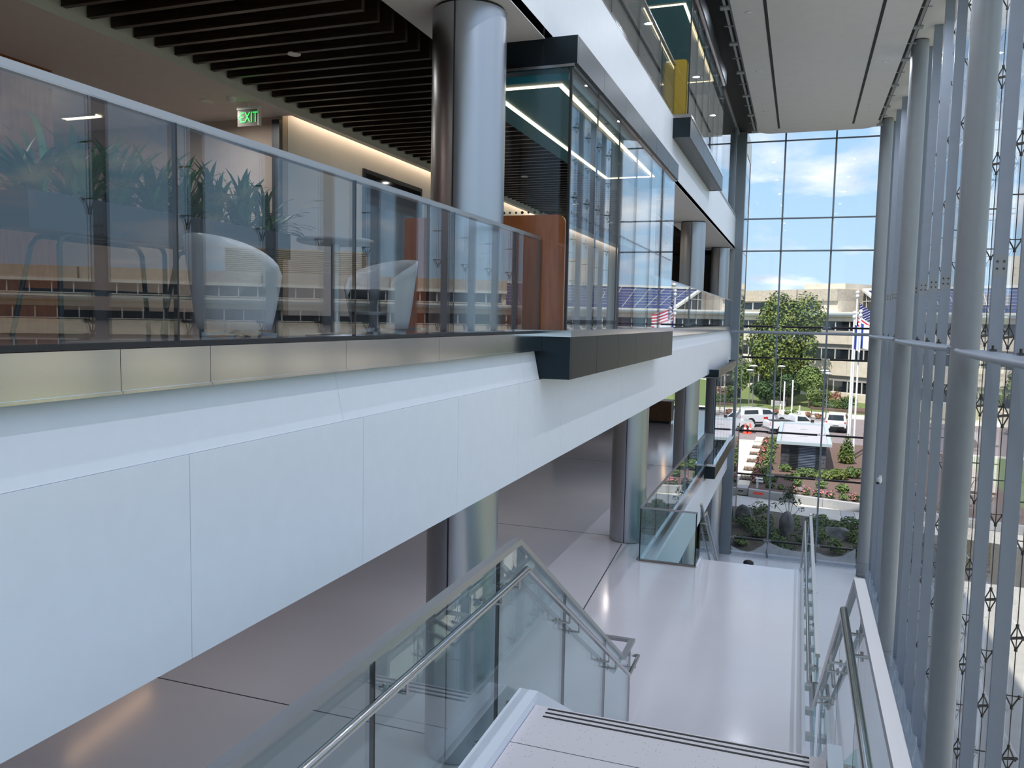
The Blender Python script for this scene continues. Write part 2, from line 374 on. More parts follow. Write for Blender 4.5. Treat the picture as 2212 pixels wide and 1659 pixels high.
# dark interior glazing set in the inner wall
dg = sroot('window_3', (-7.25, 13.6, Z2))
MB().box(-7.25, -7.235, 12.55, 14.70, Z2+.14, 2.45).build('pane', DGLASS, dg)
MB().box(-7.26, -7.22, 12.48, 12.55, Z2, 2.52).box(-7.26, -7.22, 14.70, 14.77, Z2, 2.52).box(-7.26, -7.22, 12.55, 14.7, 2.45, 2.52).build('frame', DARKM, dg)
dd = sroot('door_1', (-7.25, 10.2, Z2))
MB().box(-7.38, -7.25, 10.12, 10.19, Z2, 2.80).build('frame', DARKM, dd)
# level 3 slab with white fascia, floor above, back wall, ceiling
wl3 = struct('wall_left', B(FX-.2, FX-.05, -12, YF, 3.12, 4.45), WHITE)
for a, b in [(-12, 1.4), (1.4, 5.1), (5.1, 8.8), (8.8, 12.4), (12.4, 16.1), (16.1, 19.8), (19.8, 23.4), (23.4, 27.1), (27.1, 30.7), (30.7, YF)]:
    MB().box(FX-.05, FX, a+.0012, b-.0012, 3.11, 4.455).build('panel', WHITE, wl3)
struct('floor', B(-16, FX-.05, -12, 44.2, 3.62, 4.40), FLOOR2)
struct('wall_back', B(-8.4, -8.2, -12, 44, 4.4, 8.2), MAUVE)
struct('ceiling', B(-8.4, FX-.5, -12, 44, 7.5, 7.6), SOFFIT)
# atrium ceiling with the white cloud panel, black channel on the left and narrow tracks
struct('ceiling', MB().box(FX-.1, -2.1, -12, YF, 8.0, 8.12), BLACKP)
struct('ceiling', MB().box(-2.1, 3.46, -12, YF, 8.0, 8.12), CEILW)
def rounded(x0, x1, y0, y1, r):
    pts = [(x0, y0), (x1, y0)]
    for k in range(7): t = pi/2*k/6; pts.append((x1-r+r*cos(t), y1-r+r*sin(t)))
    for k in range(7): t = pi/2+pi/2*k/6; pts.append((x0+r+r*cos(t), y1-r+r*sin(t)))
    return pts
cl = struct('ceiling', MB().prism(rounded(-1.97, 2.38, -12, 35.2, .55), 'z', 7.68, 7.9), CEILW)
MB().box(-1.215, -1.135, 2, 34.3, 7.672, 7.682).build('slot', BLACKP, cl)
MB().box(1.49, 1.57, 2, 34.2, 7.672, 7.682).build('slot', BLACKP, cl)
MB().box(2.38, 2.62, -12, 35.0, 7.93, 7.99).build('channel', BLACKP, cl)
def track(x, name, lab):
    t = thing(name, lab, 'track', (x, 12, 7.66))
    MB().box(x-.03, x+.03, -2, 34.9, 7.70, 7.75).build('rail', PAINTC, t)
    bk = MB().box(x-.11, x+.11, 1.9, 2.1, 7.66, 7.70).build('bracket', PAINTC, t)
    for k in range(1, 13): rep(bk, 0, 2.72*k)
    pn = MB().box(x-.13, x+.13, 3.3, 3.33, 7.68, 7.70).build('tie', PAINTC, t)
    for k in range(1, 12): rep(pn, 0, 2.72*k)
track(-2.12, 'ceiling_track', 'long grey ceiling track with brackets between the white ceiling panel and black channel')
track(2.50, 'ceiling_track', 'long grey ceiling track with brackets above the tall round columns')
struct('roof', MB().box(-18, 3.5, -14, YF+.1, 8.15, 9.2).box(-18, FX, YF+.1, 44.4, 8.15, 9.2), WHITE2)
# walls behind the camera and at the far left, never in view, close the room
struct('wall_near', B(-16, FX, -12.2, -12, Z0, 8.2), WHITE)
w6 = sroot('added_window_6', (.3, -12.1, Z0))  # added glazing, out of view, so more sky light reaches the atrium
for i in range(3):
    for j in range(len(ZRN)-1): MB().box(-2.83+2.06*i+.01, -2.83+2.06*(i+1)-.01, -12.1, -12.08, ZRN[j]+.01, ZRN[j+1]-.01).build('pane', WALLG, w6)
    MB().box(-2.83+2.06*i-.04, -2.83+2.06*i+.04, -12.07, -11.95, Z0, 8.0).build('mullion', MULL, w6)
struct('wall_west', B(-16.2, -16, -12, 44.3, Z0, 8.2), TAN)
struct('wall_north', MB().box(-16, -9.2, 44.2, 44.4, Z0, 8.2).box(-9.2, FX, 44.2, 44.4, -1.7, 8.2).box(-9.2, FX, 44.2, 44.4, Z0, Z1-.1), TAN)
wn = sroot('window_4', (-6.0, 44.3, Z1))
for x in (-9.2, -7.6, -6.0, -4.4): MB().box(x+.03, x+1.54, 44.28, 44.30, Z1, -1.72).build('pane', WALLG, wn)
MB().box(-9.2, FX, 44.24, 44.34, Z1-.02, Z1+.1).box(-7.63, -7.57, 44.24, 44.34, Z1, -1.7).box(-6.03, -5.97, 44.24, 44.34, Z1, -1.7).box(-4.43, -4.37, 44.24, 44.34, Z1, -1.7).build('frame', DARKM, wn)
# level 1 inner walls
struct('wall_inner', MB().box(-12.2, -12, -12, 44.2, Z1, -1.7).box(-12, -7.3, 40.0, 40.2, Z1, -1.7), TAN)
struct('wall_core', MB().box(-9.4, -9.2, 20, 31, Z1, -1.7), TAN)
struct('wall_lower', MB().box(-9, -8.8, -12, 36.4, Z0, -6.5), MAUVE)
# dark corner pillar beside the far glass and white end pieces
struct('trim_2', B(-2.93, -2.50, 36.05, 36.45, Z0, 8.1), MULL)
struct('trim_3', MB().box(-3.0, FX+.02, 35.9, 36.05, -.16, 3.1), PAINTC)

# far glass wall: panes, mullions, black rods below and grey rods above, steel transom tube
XS = [-2.50, -.95, 1.03, 3.41]; ZR = [Z0, -9.44, -6.58, -4.68, -1.49, -.16, 3.03, 4.38, 7.58, 8.05]
w1 = sroot('window_1', (.3, YF, Z0))
for i in range(3):
    for j in range(len(ZR)-1):
        MB().box(XS[i]+.012, XS[i+1]-.012, YF, YF+.02, ZR[j]+.012, ZR[j+1]-.012).build('pane', WALLG, w1)
for x in XS[1:3]: MB().box(x-.035, x+.035, YF-.12, YF-.005, Z0, 8.0).build('mullion', MULL, w1)
MB().box(3.02, 3.12, YF-.16, YF+.03, Z0, 8.0).build('mullion', MULL, w1)
MB().box(-2.52, 3.06, YF-.16, YF+.04, Z0, Z0+.12).build('sill', MULL, w1)
for z in ZR[1:9]:
    low = z < 0
    for i in range(3):
        g = .17 if low else .02
        MB().cyl((XS[i]+g, YF-.2, z), (XS[i+1]-g, YF-.2, z), .042 if low else .034, n=8).build('rod', RODB if low else MULL, w1)
    for x in (-2.5, -.95, 1.03, 3.07):
        q = MB(); q.cyl((x, YF-.12, z), (x, YF-.22, z), .03, n=8)
        for sx in (-1, 1): q.beam((x, YF-.2, z), (x+.18*sx, YF-.2, z), .022, .022); q.cyl((x+.1*sx, YF-.2, z), (x+.1*sx, YF-.02, z+.05), .012, n=6)
        q.build('bracket', PAINTC if low else SPID, w1)
tag(MB().cyl((-2.83, 35.55, -.40), (2.6, 35.55, -.40), .062, n=14).build('steel_tube', FINM), 'grey steel tube spanning in front of the far glass wall', 'tube')

# side glass wall: panes, flat fins, tension rods with spider fittings, splice bolts
GX = 3.42
YFIN = [15.6+1.82*k for k in range(-6, 12)]
w2 = sroot('window_2', (GX, 16, Z0))
YB = [-12]+[y for y in YFIN]+[YF]
pane_first = {}
for j in range(len(ZR)-1):
    MB().box(GX, GX+.02, -12, YFIN[0]-.012, ZR[j]+.012, ZR[j+1]-.012).build('pane', WALLG, w2)
    p0 = MB().box(GX, GX+.02, YFIN[0]+.012, YFIN[1]-.012, ZR[j]+.012, ZR[j+1]-.012).build('pane', WALLG, w2)
    for k in range(1, len(YFIN)-1): rep(p0, 0, 1.82*k)
fin = MB().box(2.99, 3.20, YFIN[0]-.035, YFIN[0]+.035, Z0, 8.0).build('fin', FINM, w2)
sp = MB()
for x in (3.045, 3.145):
    for z in (.98, 1.10): sp.cyl((x, YFIN[0]-.05, z), (x, YFIN[0]-.034, z), .018, n=8)
spl = sp.build('bolt', SPID, w2)
plt = MB().box(2.995, 3.195, YFIN[0]-.037, YFIN[0]-.034, .86, 1.2).build('splice_plate', PAINTC, w2)
rod = MB().cyl((3.29, YFIN[0], Z0), (3.29, YFIN[0], 8.0), .008, n=6).build('tension_rod', SPID, w2)
def spider(y, z):
    q = MB(); x = 3.29
    q.cyl((x-.10, y, z-.02), (x+.13, y, z+.02), .024, n=8)
    for sx in (-1, 1):
        q.cyl((x, y, z+.19), (x+sx*.085, y, z), .011, n=6); q.cyl((x, y, z-.19), (x+sx*.085, y, z), .011, n=6)
        q.cyl((x+sx*.085, y-.03, z), (x+sx*.085, y+.03, z), .024, n=8)
    q.cyl((x, y, z+.17), (x, y, z+.21), .024, n=8); q.cyl((x, y, z-.21), (x, y, z-.17), .024, n=8)
    return q
def vee(y, z):
    q = MB(); x = 3.29
    for sx in (-1, 1): q.cyl((x, y, z-.17), (x+sx*.09, y, z), .012, n=6); q.cyl((x+sx*.09, y, z-.03), (x+sx*.09, y, z+.03), .020, n=8)
    q.cyl((x, y, z-.2), (x, y, z-.15), .024, n=8); q.beam((x-.09, y, z+.01), (x+.13, y, z+.01), .016, .016); return q
ys0 = YFIN[0]
spp = [spider(ys0, z).build('spider_fitting', SPID, w2) for z in (7.2, 4.6, 3.03, -.16, -1.49, -4.68, -6.58, -8.3)]
vvv = [vee(ys0, z).build('tension_bracket', SPID, w2) for z in (6.0, 1.45, -3.2, -5.6)]
tie = [MB().cyl((3.19, ys0, z), (3.42, ys0, z), .012, n=6).build('tie', SPID, w2) for z in (2.2, -.62, -2.6, -7.4)]
for k in range(1, len(YFIN)):
    for s in [fin, spl, plt]: rep(s, 0, 1.82*k)
    if k < len(YFIN):
        for s in [rod]+spp+vvv+tie: rep(s, 0, 1.82*k)
MB().box(2.9, 3.46, -12, YF, Z0, Z0+.10).build('sill', MULL, w2)
# curved-edge steel deck plates that tie the columns to the fins
def deck(y0, y1, lab):
    n = 16; ins = []
    for k in range(n+1):
        t = k/n; y = y0+(y1-y0)*t; ins.append((2.60-.20*sin(pi*t)**.7, y))
    out = [(3.02, y1), (3.02, y0)]
    poly = ins+out
    t = thing('deck_plate', lab, 'deck plate', (2.8, (y0+y1)/2, -.45), 'steel plates tying the columns to the fins')
    MB().prism(poly, 'z', -.455, -.40).build('plate', FINM, t)
    MB().tube([(x, y, -.428) for x, y in ins], .048, 10).build('edge_tube', FINM, t)
    lug = MB()
    lug.box(2.96, 3.05, y0+.3, y0+.42, -.40, -.36).cyl((3.0, y0+.36, -.36), (3.0, y0+.36, -.30), .02, n=8)
    lg = lug.build('lug', SPID, t)
    k = 1
    while y0+.4+1.82*k < y1: rep(lg, 0, 1.82*k); k += 1
deck(7.6, 16.05, 'curved steel deck plate right of the nearest round column')
deck(16.85, 25.6, 'curved steel deck plate between the nearest and middle round columns')
deck(26.2, 34.9, 'curved steel deck plate between the middle and farthest round columns')

# ------------------------------------------------------------------ columns
def big_column(x, y, z0, z1, lab, r=.38):
    t = thing('round_column', lab, 'column', (x, y, z0))
    MB().cyl((x, y, z0+.012), (x, y, z1-.03), r, n=56).build('cladding', COLM, t)
    MB().cyl((x, y, z1-.03), (x, y, z1), r-.02, n=40).build('shadow_gap', BLACKP, t)
    MB().cyl((x, y, z0), (x, y, z0+.012), r-.012, n=40).build('base_ring', DARKM, t)
    s = MB()
    for sy in (-1, 1): s.box(x-.007, x+.007, y+sy*(r+.001)-.006, y+sy*(r+.001)+.006, z0+.012, z1-.03)
    s.build('seam', BLACKR, t); return t
GY = [7.85, 16.95, 26.05, 35.15]
big_column(-3.32, GY[0], Z2, 3.10, 'satin aluminium round column behind the near balcony railing')
big_column(-3.32, GY[1], Z2, 3.10, 'satin aluminium round column at the far end of the glass bay')
big_column(-3.32, GY[2], Z2, 3.10, 'satin aluminium round column behind the glass railing past the bay')
big_column(-3.32, GY[3], Z2, 3.10, 'satin aluminium round column on the balcony nearest the dark corner pillar')
big_column(-3.32, GY[0], Z1, -1.75, 'satin aluminium round column behind the sloping stair glass')
big_column(-3.32, GY[1], Z1, -1.75, 'satin aluminium round column standing on polished floor beside the floor opening guard')
big_column(-3.32, GY[2], Z1, -1.75, 'satin aluminium round column beside the lower black glass bay')
big_column(-3.32, GY[3], Z1, -1.75, 'satin aluminium round column seen through the lower glass bay')
big_column(-3.25, GY[3], Z0, -6.6, 'satin aluminium round column on the ground floor below the white beam')
big_column(-3.25, GY[2], Z0, -6.6, 'satin aluminium round column on the ground floor beside the lower stair')
def pipe_column(y, lab):
    t = thing('steel_column', lab, 'column', (2.8, y, Z0))
    MB().cyl((2.8, y, Z0+.02), (2.8, y, 7.97), .232, n=44).build('shaft', PAINTC, t)
    MB().cyl((2.8, y, Z0), (2.8, y, Z0+.02), .24, n=40).build('base_plate', DARKM, t)
    MB().cyl((2.8, y, Z0+.55), (2.8, y, Z0+.557), .2345, n=40, caps=False).cyl((2.8, y, Z0+.2), (2.8, y, Z0+.207), .2345, n=40, caps=False).build('joint_ring', DARKM, t)
    MB().cyl((2.8, y, 7.97), (2.8, y, 8.0), .21, n=32).build('head_plate', DARKM, t)
pipe_column(16.45, 'tall grey round steel column nearest the camera by the side glass')
pipe_column(25.9, 'tall grey round steel column second from the camera by the side glass')
pipe_column(35.15, 'tall grey round steel column in the corner by the far glass')

# ------------------------------------------------------------------ balcony railings
def gpane(mb_poly, ax, a, b, par, m=RAILG): return MB().prism(mb_poly, ax, a, b).build('pane', m, par)
def rail_y(lab, ys, y_end, base=True):
    t = thing('glass_railing', lab, 'railing', (FX, (ys[0]+ys[-1])/2, -.36))
    for a, b in zip(ys[:-1], ys[1:]):
        MB().box(FX-.012, FX+.012, a+.006, b-.006, -.15, .89).build('pane', RAILG, t)
        MB().box(FX-.012, FX+.012, b-.0055, b+.0055, -.15, .885).build('pane_joint', BLACKR, t)
    MB().box(FX-.05, FX+.004, ys[0], ys[-1], .885, .925).build('top_rail', STEEL, t)
    MB().box(FX-.03, FX+.016, ys[0], ys[-1], -.168, -.143).build('glazing_gasket', BLACKR, t)
    return t
r1 = rail_y('long glass balcony railing with steel top rail in front of the planters', [-3.4, -1.77, -.13, 1.5, 3.13, 4.77, 6.40, 7.97, 8.83], 8.83)
MB().box(FX-.012, FX+.012, 5.9, 5.904, -.15, .885).build('pane_joint', BLACKR, r1)
for a, b in zip([-3.4, -1.1, 1.1, 2.74, 3.31, 4.6, 6.04, 7.4], [-1.1, 1.1, 2.74, 3.31, 4.6, 6.04, 7.4, 8.83]):
    q = MB(); q.box(FX-.02, FX+.045, a+.0015, b-.0015, -.352, -.17); q.box(FX-.02, FX+.055, a+.0015, b-.0015, -.366, -.352); q.build('cladding_panel', STEELV, r1)
r2 = rail_y('glass balcony railing between the projecting bay and the far glass', [16.62, 18.9, 21.2, 23.5, 25.8, 28.1, 30.4, 32.7, 35.5], 35.5)
MB().box(FX-.02, FX+.045, 16.62, 35.9, -.35, -.17).build('cladding_panel', STEELV, r2)
MB().box(FX-.5, FX+.012, 35.49, 35.51, -.15, .89).build('end_pane', WINGG2, r2)
r3 = thing('glass_railing', 'upper glass railing above the white band left of the upper bay', 'railing', (FX, 10, 4.45))
ys = [1.5, 3.6, 5.7, 7.8, 9.9, 12.0, 14.1, 16.2, 18.08]
for a, b in zip(ys[:-1], ys[1:]):
    MB().box(FX-.012, FX+.012, a+.006, b-.006, 4.5, 5.5).build('pane', RAILG, r3)
    MB().box(FX-.012, FX+.012, b-.005, b+.005, 4.5, 5.5).build('pane_joint', BLACKR, r3)
MB().box(FX-.028, FX+.028, 1.5, 18.08, 5.5, 5.54).build('top_rail', STEEL, r3)
MB().box(FX-.05, FX+.004, 1.5, 18.08, 4.45, 4.52).build('base_shoe', STEELV, r3)

# upper level glazing past the upper bay
w5 = sroot('window_5', (FX, 30, 4.45))
for a, b in [(25.75, 27.9), (27.9, 30.0), (30.0, 32.1), (32.1, 34.2), (34.2, 36.0)]:
    MB().box(FX-.03, FX-.01, a+.01, b-.01, 4.5, 7.9).build('pane', BAYG, w5)
MB().box(FX-.08, FX+.02, 25.72, 36.05, 4.45, 4.52).box(FX-.08, FX+.02, 25.72, 36.05, 7.88, 8.0).build('frame', PAINTC, w5)
MB().box(FX-.1, FX+.03, 34.6, 34.75, 4.45, 8.0).box(FX-.1, FX+.03, 25.7, 25.78, 4.45, 8.0).build('frame', MULL, w5)

# ------------------------------------------------------------------ projecting glass bays
def bay(lab, y0, y1, zb0, zb1, zg1, zt1, npan, xin=-3.9, strip=True, zstrip=None, sill=True, xb=-2.88, zret=None):
    X = -2.45; G = -2.52
    t = thing('glass_bay', lab, 'bay', (-2.8, (y0+y1)/2, zb0))
    st = (y1-y0)/npan
    sz = .075 if sill else .03
    for i in range(npan):
        a, b = y0+st*i, y0+st*(i+1)
        e = .004 if i else .066
        MB().box(-2.6, X, a+e, b-.004, zb0, zb1-sz).build('base_panel', BLACKM, t)
        MB().box(-2.6, X, a+e, b-.004, zg1+.03, zt1).build('head_panel', BLACKM, t)
        MB().box(G-.012, G+.012, a+.005, b-.005, zb1, zg1).build('pane', BAYG, t)
        if i: MB().box(G-.011, G+.011, a-.004, a+.004, zb1, zg1).build('pane_joint', BLACKR, t)
    MB().box(xb, X, y0+.004, y0+.06, zb0, zb1-sz).build('base_panel', BLACKM, t)
    MB().box(-3.9, xb+.03, y0+.004, y0+.06, zg1+.03, zret or zt1).build('head_panel', BLACKM, t)
    MB().box(xb+.035, X, y0+.004, y0+.06, zg1+.03, zt1).build('head_panel', BLACKM, t)
    MB().box(xb, -2.61, y1-.06, y1-.004, zb0, zb1-sz).build('end_panel', BLACKM, t)
    MB().box(xb+.035, -2.61, y1-.06, y1-.004, zg1+.03, zt1).build('end_panel', BLACKM, t)
    MB().box(xb, -2.605, y0+.065, y1-.065, zb0+.01, zb1-sz).build('floor_deck', DARKM, t)
    MB().box(xb, X+.012, y0-.012, y1, zb1-sz, zb1-.002).build('sill', STEELV, t)
    MB().box(-3.9, G-.004, y0+.02, y0+.044, zb1, zg1).build('side_pane', BAYG, t)
    MB().box(-2.88, G-.004, y1-.044, y1-.02, zb1, zg1).build('side_pane', BAYG, t)
    MB().box(G-.014, G+.014, y0+.012, y0+.05, zb1, zg1).build('corner_joint', BLACKR, t)
    MB().box(-3.9, G+.03, y0+.005, y0+.05, zg1, zg1+.03).box(G-.03, G+.04, y0, y1, zg1, zg1+.03).build('head_channel', CHROME, t)
    if strip:
        dots = MB()
        for k in range(int((y1-y0-.2)/.075)): dots.cyl((G+.0122, y0+.12+.075*k, zb1+1.33), (G+.0135, y0+.12+.075*k, zb1+1.33), .014 if k % 3 else .019, n=8, smooth=False)
        for k in range(16): dots.cyl((G-.09-.075*k, y0+.0185, zb1+1.33), (G-.09-.075*k, y0+.0198, zb1+1.33), .014 if k % 3 else .019, n=8, smooth=False)
        dots.build('frit_dots', DARKM, t)['kind'] = 'stuff'
        zs = zstrip
        MB().box(xin, -2.56, y0+.06, y1-.06, zs+.012, zs+.09).build('ceiling_panel', TEAL, t)
        xo, xi, ya, yb = -2.70, xin+.33, y0+.22, y1-1.45; w = .028
        q = MB(); q.box(xi-w, xo+w, ya-w, ya+w, zs, zs+.012).box(xi-w, xo+w, yb-w, yb+w, zs, zs+.012).box(xo-w, xo+w, ya+w, yb-w, zs, zs+.012).box(xi-w, xi+w, ya+w, yb-w, zs, zs+.012)
        q.build('light_strip', WARM, t)
    return t
bay1 = bay('large projecting glass bay with black bands and orange interior screen', 8.83, 16.6, -.69, -.13, 2.78, 3.11, 6, zstrip=2.64)
bay2 = bay('upper projecting glass bay with mustard yellow panel inside', 18.1, 25.7, 3.98, 4.47, 7.10, 7.5, 6, zstrip=6.86)
bay3 = bay('lower projecting glass bay with black bands near the far glass', 27.0, 34.6, -5.17, -4.68, -1.84, -1.56, 6, strip=False, xb=-2.79, zret=-1.76)
def screen(name, lab, x0, x1, y0, y1, z0, z1, m, r=.22):
    poly = [(x0, z0), (x1, z0)]
    for k in range(7): a = pi/2*k/6; poly.append((x1-r+r*cos(a), z1-r+r*sin(a)))
    poly.append((x0, z1))
    t = thing(name, lab, 'screen', ((x0+x1)/2, y0, z0))
    MB().prism(poly, 'y', y0, y0+.06).build('front_panel', m, t)
    MB().box(x0, x0+.05, y0+.06, y1, z0, z1).build('side_panel', m, t)
    return t
screen('wood_screen', 'orange wood booth screen standing inside the large glass bay', -4.6, -2.57, 8.93, 12.4, Z2+.03, 1.18, ORANGE, .1)
screen('wood_screen', 'mustard yellow booth screen standing inside the upper glass bay', -2.86, -2.56, 18.2, 19.2, 4.50, 5.66, MUSTARD, .1)
q = thing('wood_screen', 'maroon standing screen inside the far half of the large glass bay', 'screen', (-3.25, 15.7, Z2))
MB().box(-3.3, -3.2, 15.1, 16.2, Z2, 1.4).build('panel', PURPLE, q); MB().box(-3.3, -3.2, 15.1, 16.2, 1.4, 2.6).build('upper_panel', SHADEB, q)

# ------------------------------------------------------------------ near stair
ZL, YN = -2.52, 4.87
RS, TR = .1677, .272
st = thing('staircase', 'pale speckled stair with landing and black nosing strips between glass railings', 'staircase', (-.6, 4.8, Z1))
MB().box(-1.52, .25, 1.52, YN, ZL-.22, ZL).build('landing', STONE, st)
MB().box(-1.519, .249, 4.37, 4.374, ZL, ZL+.0012).build('joint', SEAM, st)
MB().box(-1.519, .249, 2.0, 2.004, ZL, ZL+.0012).build('joint', SEAM, st)
for i in range(12):
    z = ZL-RS*(i+1); y = YN+TR*i
    MB().box(-1.52, .25, y-.02, y+TR, z-.06, z).box(-1.52, .25, y-.02, y, z, z+RS-.06).build('tread', STONE, st)
    if i < 3:
        pass
for i in range(6):
    z = ZL+RS*(i+1); y = 1.5-TR*i
    MB().box(-1.52, .25, y-TR-.02, y, z-.06, z).box(-1.52, .25, y-.02, y, z-RS, z-.06).build('tread', STONE, st)
for k, yy in enumerate((4.842, 4.79, 4.738)):
    MB().box(-1.43, .16, yy-.008, yy+.008, ZL, ZL+.003).build('nosing_strip', BLACKR, st)
def stringer(x0, x1):
    top = ZL+.065; sl = -.617
    yend = YN+.06+(ZL+.065-Z1)/.617
    poly = [(1.5, ZL-.30), (YN-.05, ZL-.30), (YN+.06+(ZL-.36-Z1)/.617, Z1), (yend, Z1), (YN+.06, top), (1.5, top)]
    return MB().prism(poly, 'x', x0, x1).build('stringer', WHITE, st)
stringer(-1.655, -1.525); stringer(.255, .335)
MB().prism([(1.5, ZL-.28), (YN-.05, ZL-.28), (YN-.05+(ZL-.28-Z1-.3)/.617, Z1+.02), (YN+.5+(ZL-.2-Z1-.3)/.617, Z1+.02), (YN, ZL-.24), (1.5, ZL-.24)], 'x', -1.5, .24).build('soffit', WHITE, st)
def ztop(y): return -1.467 if y <= 4.985 else -1.467-.617*(y-4.985)
def zbot(y): return max(Z1+.005, ZL-.12 if y <= 4.93 else ZL-.12-.617*(y-4.93))
def stair_rail(lab, X, sgn, hx, ys, xr):
    t = thing('stair_railing', lab, 'railing', (X, 6, Z1))
    for a, b in zip(ys[:-1], ys[1:]):
        pts = sorted({a+.006, b-.006}|{y for y in (4.93, 4.985, 8.4, 8.7) if a+.006 < y < b-.006})
        up = [(y, (ztop(y) if y < 8.7 else -3.76)-.03) for y in pts]; dn = [(y, zbot(y)) for y in pts]
        MB().prism(dn+up[::-1], 'x', X-.011, X+.011).build('pane', STAIRG, t)
        zb, zt = zbot(b), (ztop(b) if b < 8.7 else -3.76)-.03
        MB().box(X-.0115, X+.0115, b-.005, b+.005, zb, zt).build('pane_joint', BLACKR, t)
    cap = MB(); w, h = .058, .04
    P = [(X, ys[0], -1.482), (X, 4.985, -1.482), (X, 8.70, -3.775), (X, 9.23, -3.775), (xr, 9.23, -3.775)]
    def mit(pts):
        vs = []
        for i, p in enumerate(pts):
            p = Vector(p); d = (Vector(pts[min(i+1, len(pts)-1)])-Vector(pts[max(i-1, 0)]))
            if i == 0 or i == len(pts)-1: pass
            d.normalize(); horiz = Vector((d.x, d.y, 0)).normalized(); sd = Vector((horiz.y, -horiz.x, 0))
            k = 1.0
            if i == len(pts)-2: k = 1.414
            upv = Vector((0, 0, 1))
            vs += [p-sd*w/2*k-upv*h/2, p+sd*w/2*k-upv*h/2, p+sd*w/2*k+upv*h/2, p-sd*w/2*k+upv*h/2]
        m = len(pts); f = [(0, 1, 2, 3), (4*m-1, 4*m-2, 4*m-3, 4*m-4)]
        for i in range(m-1):
            for j in range(4): f.append((4*i+j, 4*i+(j+1) % 4, 4*i+4+(j+1) % 4, 4*i+4+j))
        return vs, f
    cap.add(*mit(P)); cap.build('top_rail', STEEL, t)
    hp = [(hx, ys[0], -1.635), (hx, 4.90, -1.635), (hx, 8.58, -3.90), (hx, 9.12, -3.90), (hx+(X-hx)*.75, 9.12, -3.90)]
    MB().tube(hp, .0215, 14).build('handrail', CHROME, t)
    for y in (3.19, 4.43, 4.74, 6.0, 6.31, 7.51, 7.86, 8.95):
        zh = -1.635 if y <= 4.9 else max(-3.9, -1.635-.617*(y-4.9))
        q = MB(); q.cyl((hx, y, zh-.075), (hx, y, zh-.015), .008, n=8); q.cyl((hx-.0*sgn, y, zh-.075), (X-sgn*.045, y, zh-.075), .010, n=8)
        q.cyl((X+sgn*.012, y, zh-.075), (X+sgn*.02, y, zh-.075), .026, n=12); q.cyl((X-sgn*.02, y, zh-.075), (X-sgn*.012, y, zh-.075), .026, n=12)
        q.build('bracket', CHROME, t)
    for y in (2.6, 3.1, 3.9, 4.35, 4.9, 5.5, 6.1, 6.7, 7.3, 7.8):
        z = (ZL-.045) if y < 4.9 else ZL-.05-.617*(y-4.9)
        q = MB(); q.cyl((X-sgn*.022, y, z), (X-sgn*.0115, y, z), .026, n=14); q.cyl((X+sgn*.0115, y, z), (X+sgn*.056, y, z), .022, n=12); q.build('standoff', CHROME, t)
    return t
stair_rail('glass stair railing with round steel handrail on the open left of the near stair', -1.71, 1, -1.61, [-.2, 1.45, 3.05, 4.625, 6.2, 7.745, 9.1], -2.06)
stair_rail('glass stair railing with round steel handrail on the side nearest the tall glass wall', .385, -1, .305, [-.2, 1.45, 3.05, 4.625, 6.2, 7.745, 9.1], .68)

# guard along the open edge of level 1
g = thing('edge_guard', 'glass guard with steel rails along the open floor edge toward the far glass', 'railing', (.32, 12.6, Z1-.3))
for a, b in zip([9.3, 10.66, 12.02, 13.38, 14.74], [10.66, 12.02, 13.38, 14.74, 16.1]):
    MB().box(.33, .352, a+.005, b-.005, Z1-.30, -3.67).build('pane', STAIRG, g)
    for y in (a+.35, b-.35): MB().box(.262, .328, y-.05, y+.05, Z1-.10, Z1-.03).box(.354, .368, y-.05, y+.05, Z1-.10, Z1-.03).build('clip', STEEL, g)
    for y in (a+.2,): MB().cyl((.25, y, -3.87), (.25, y, -3.815), .008, n=8).cyl((.25, y, -3.87), (.40, y, -3.87), .010, n=8).cyl((.312, y, -3.87), (.33, y, -3.87), .026, n=12).build('bracket', CHROME, g)
MB().box(.316, .366, 9.3, 16.1, -3.67, -3.63).build('top_rail', STEEL, g)
MB().tube([(.25, 8.9, -3.8), (.25, 16.3, -3.8)], .0215, 12).build('handrail', CHROME, g)

# opening guard on the left: corner, run along the face, lower stair with its railings
og = thing('opening_guard', 'glass guard with brown steel shoe around the floor opening', 'railing', (-2.5, 20, Z1-.15))
for a, b in zip([15.5, 17.3, 19.1, 20.9, 22.7, 24.5], [17.3, 19.1, 20.9, 22.7, 24.5, 26.6]):
    MB().box(-2.79, -2.768, a+.006, b-.006, Z1+.03, -3.66).build('pane', STAIRG, og)
    MB().box(-2.79, -2.768, b-.004, b+.004, Z1+.03, -3.66).build('pane_joint', BLACKR, og)
MB().box(-2.77, -1.71, 15.49, 15.512, Z1+.03, -3.66).build('front_pane', STAIRG, og)
MB().box(-2.80, -2.76, 15.485, 26.6, -3.66, -3.63).box(-2.80, -1.69, 15.48, 15.52, -3.66, -3.63).build('top_rail', STEEL, og)
MB().box(-2.80, -1.69, 15.46, 15.53, Z1-.15, Z1+.03).build('base_shoe', brushed('brown_steel_shoe', (.30, .25, .22), .35), og)
MB().box(-2.82, -2.74, 15.53, 26.9, Z1, Z1+.03).box(-2.765, -2.735, 15.53, 26.9, Z1-.2, Z1).build('side_shoe', STEELV, og)
MB().box(-2.79, -2.77, 15.49, 15.51, Z1+.03, -3.66).build('edge_trim', BLACKR, og); MB().box(-1.72, -1.70, 15.49, 15.51, Z1+.03, -3.66).build('edge_trim', BLACKR, og)
s2 = thing('staircase', 'lower stair descending from the floor edge toward the far glass', 'staircase', (-.7, 20, Z0))
n2 = 33; R2 = (Z1-Z0)/n2; T2 = .27
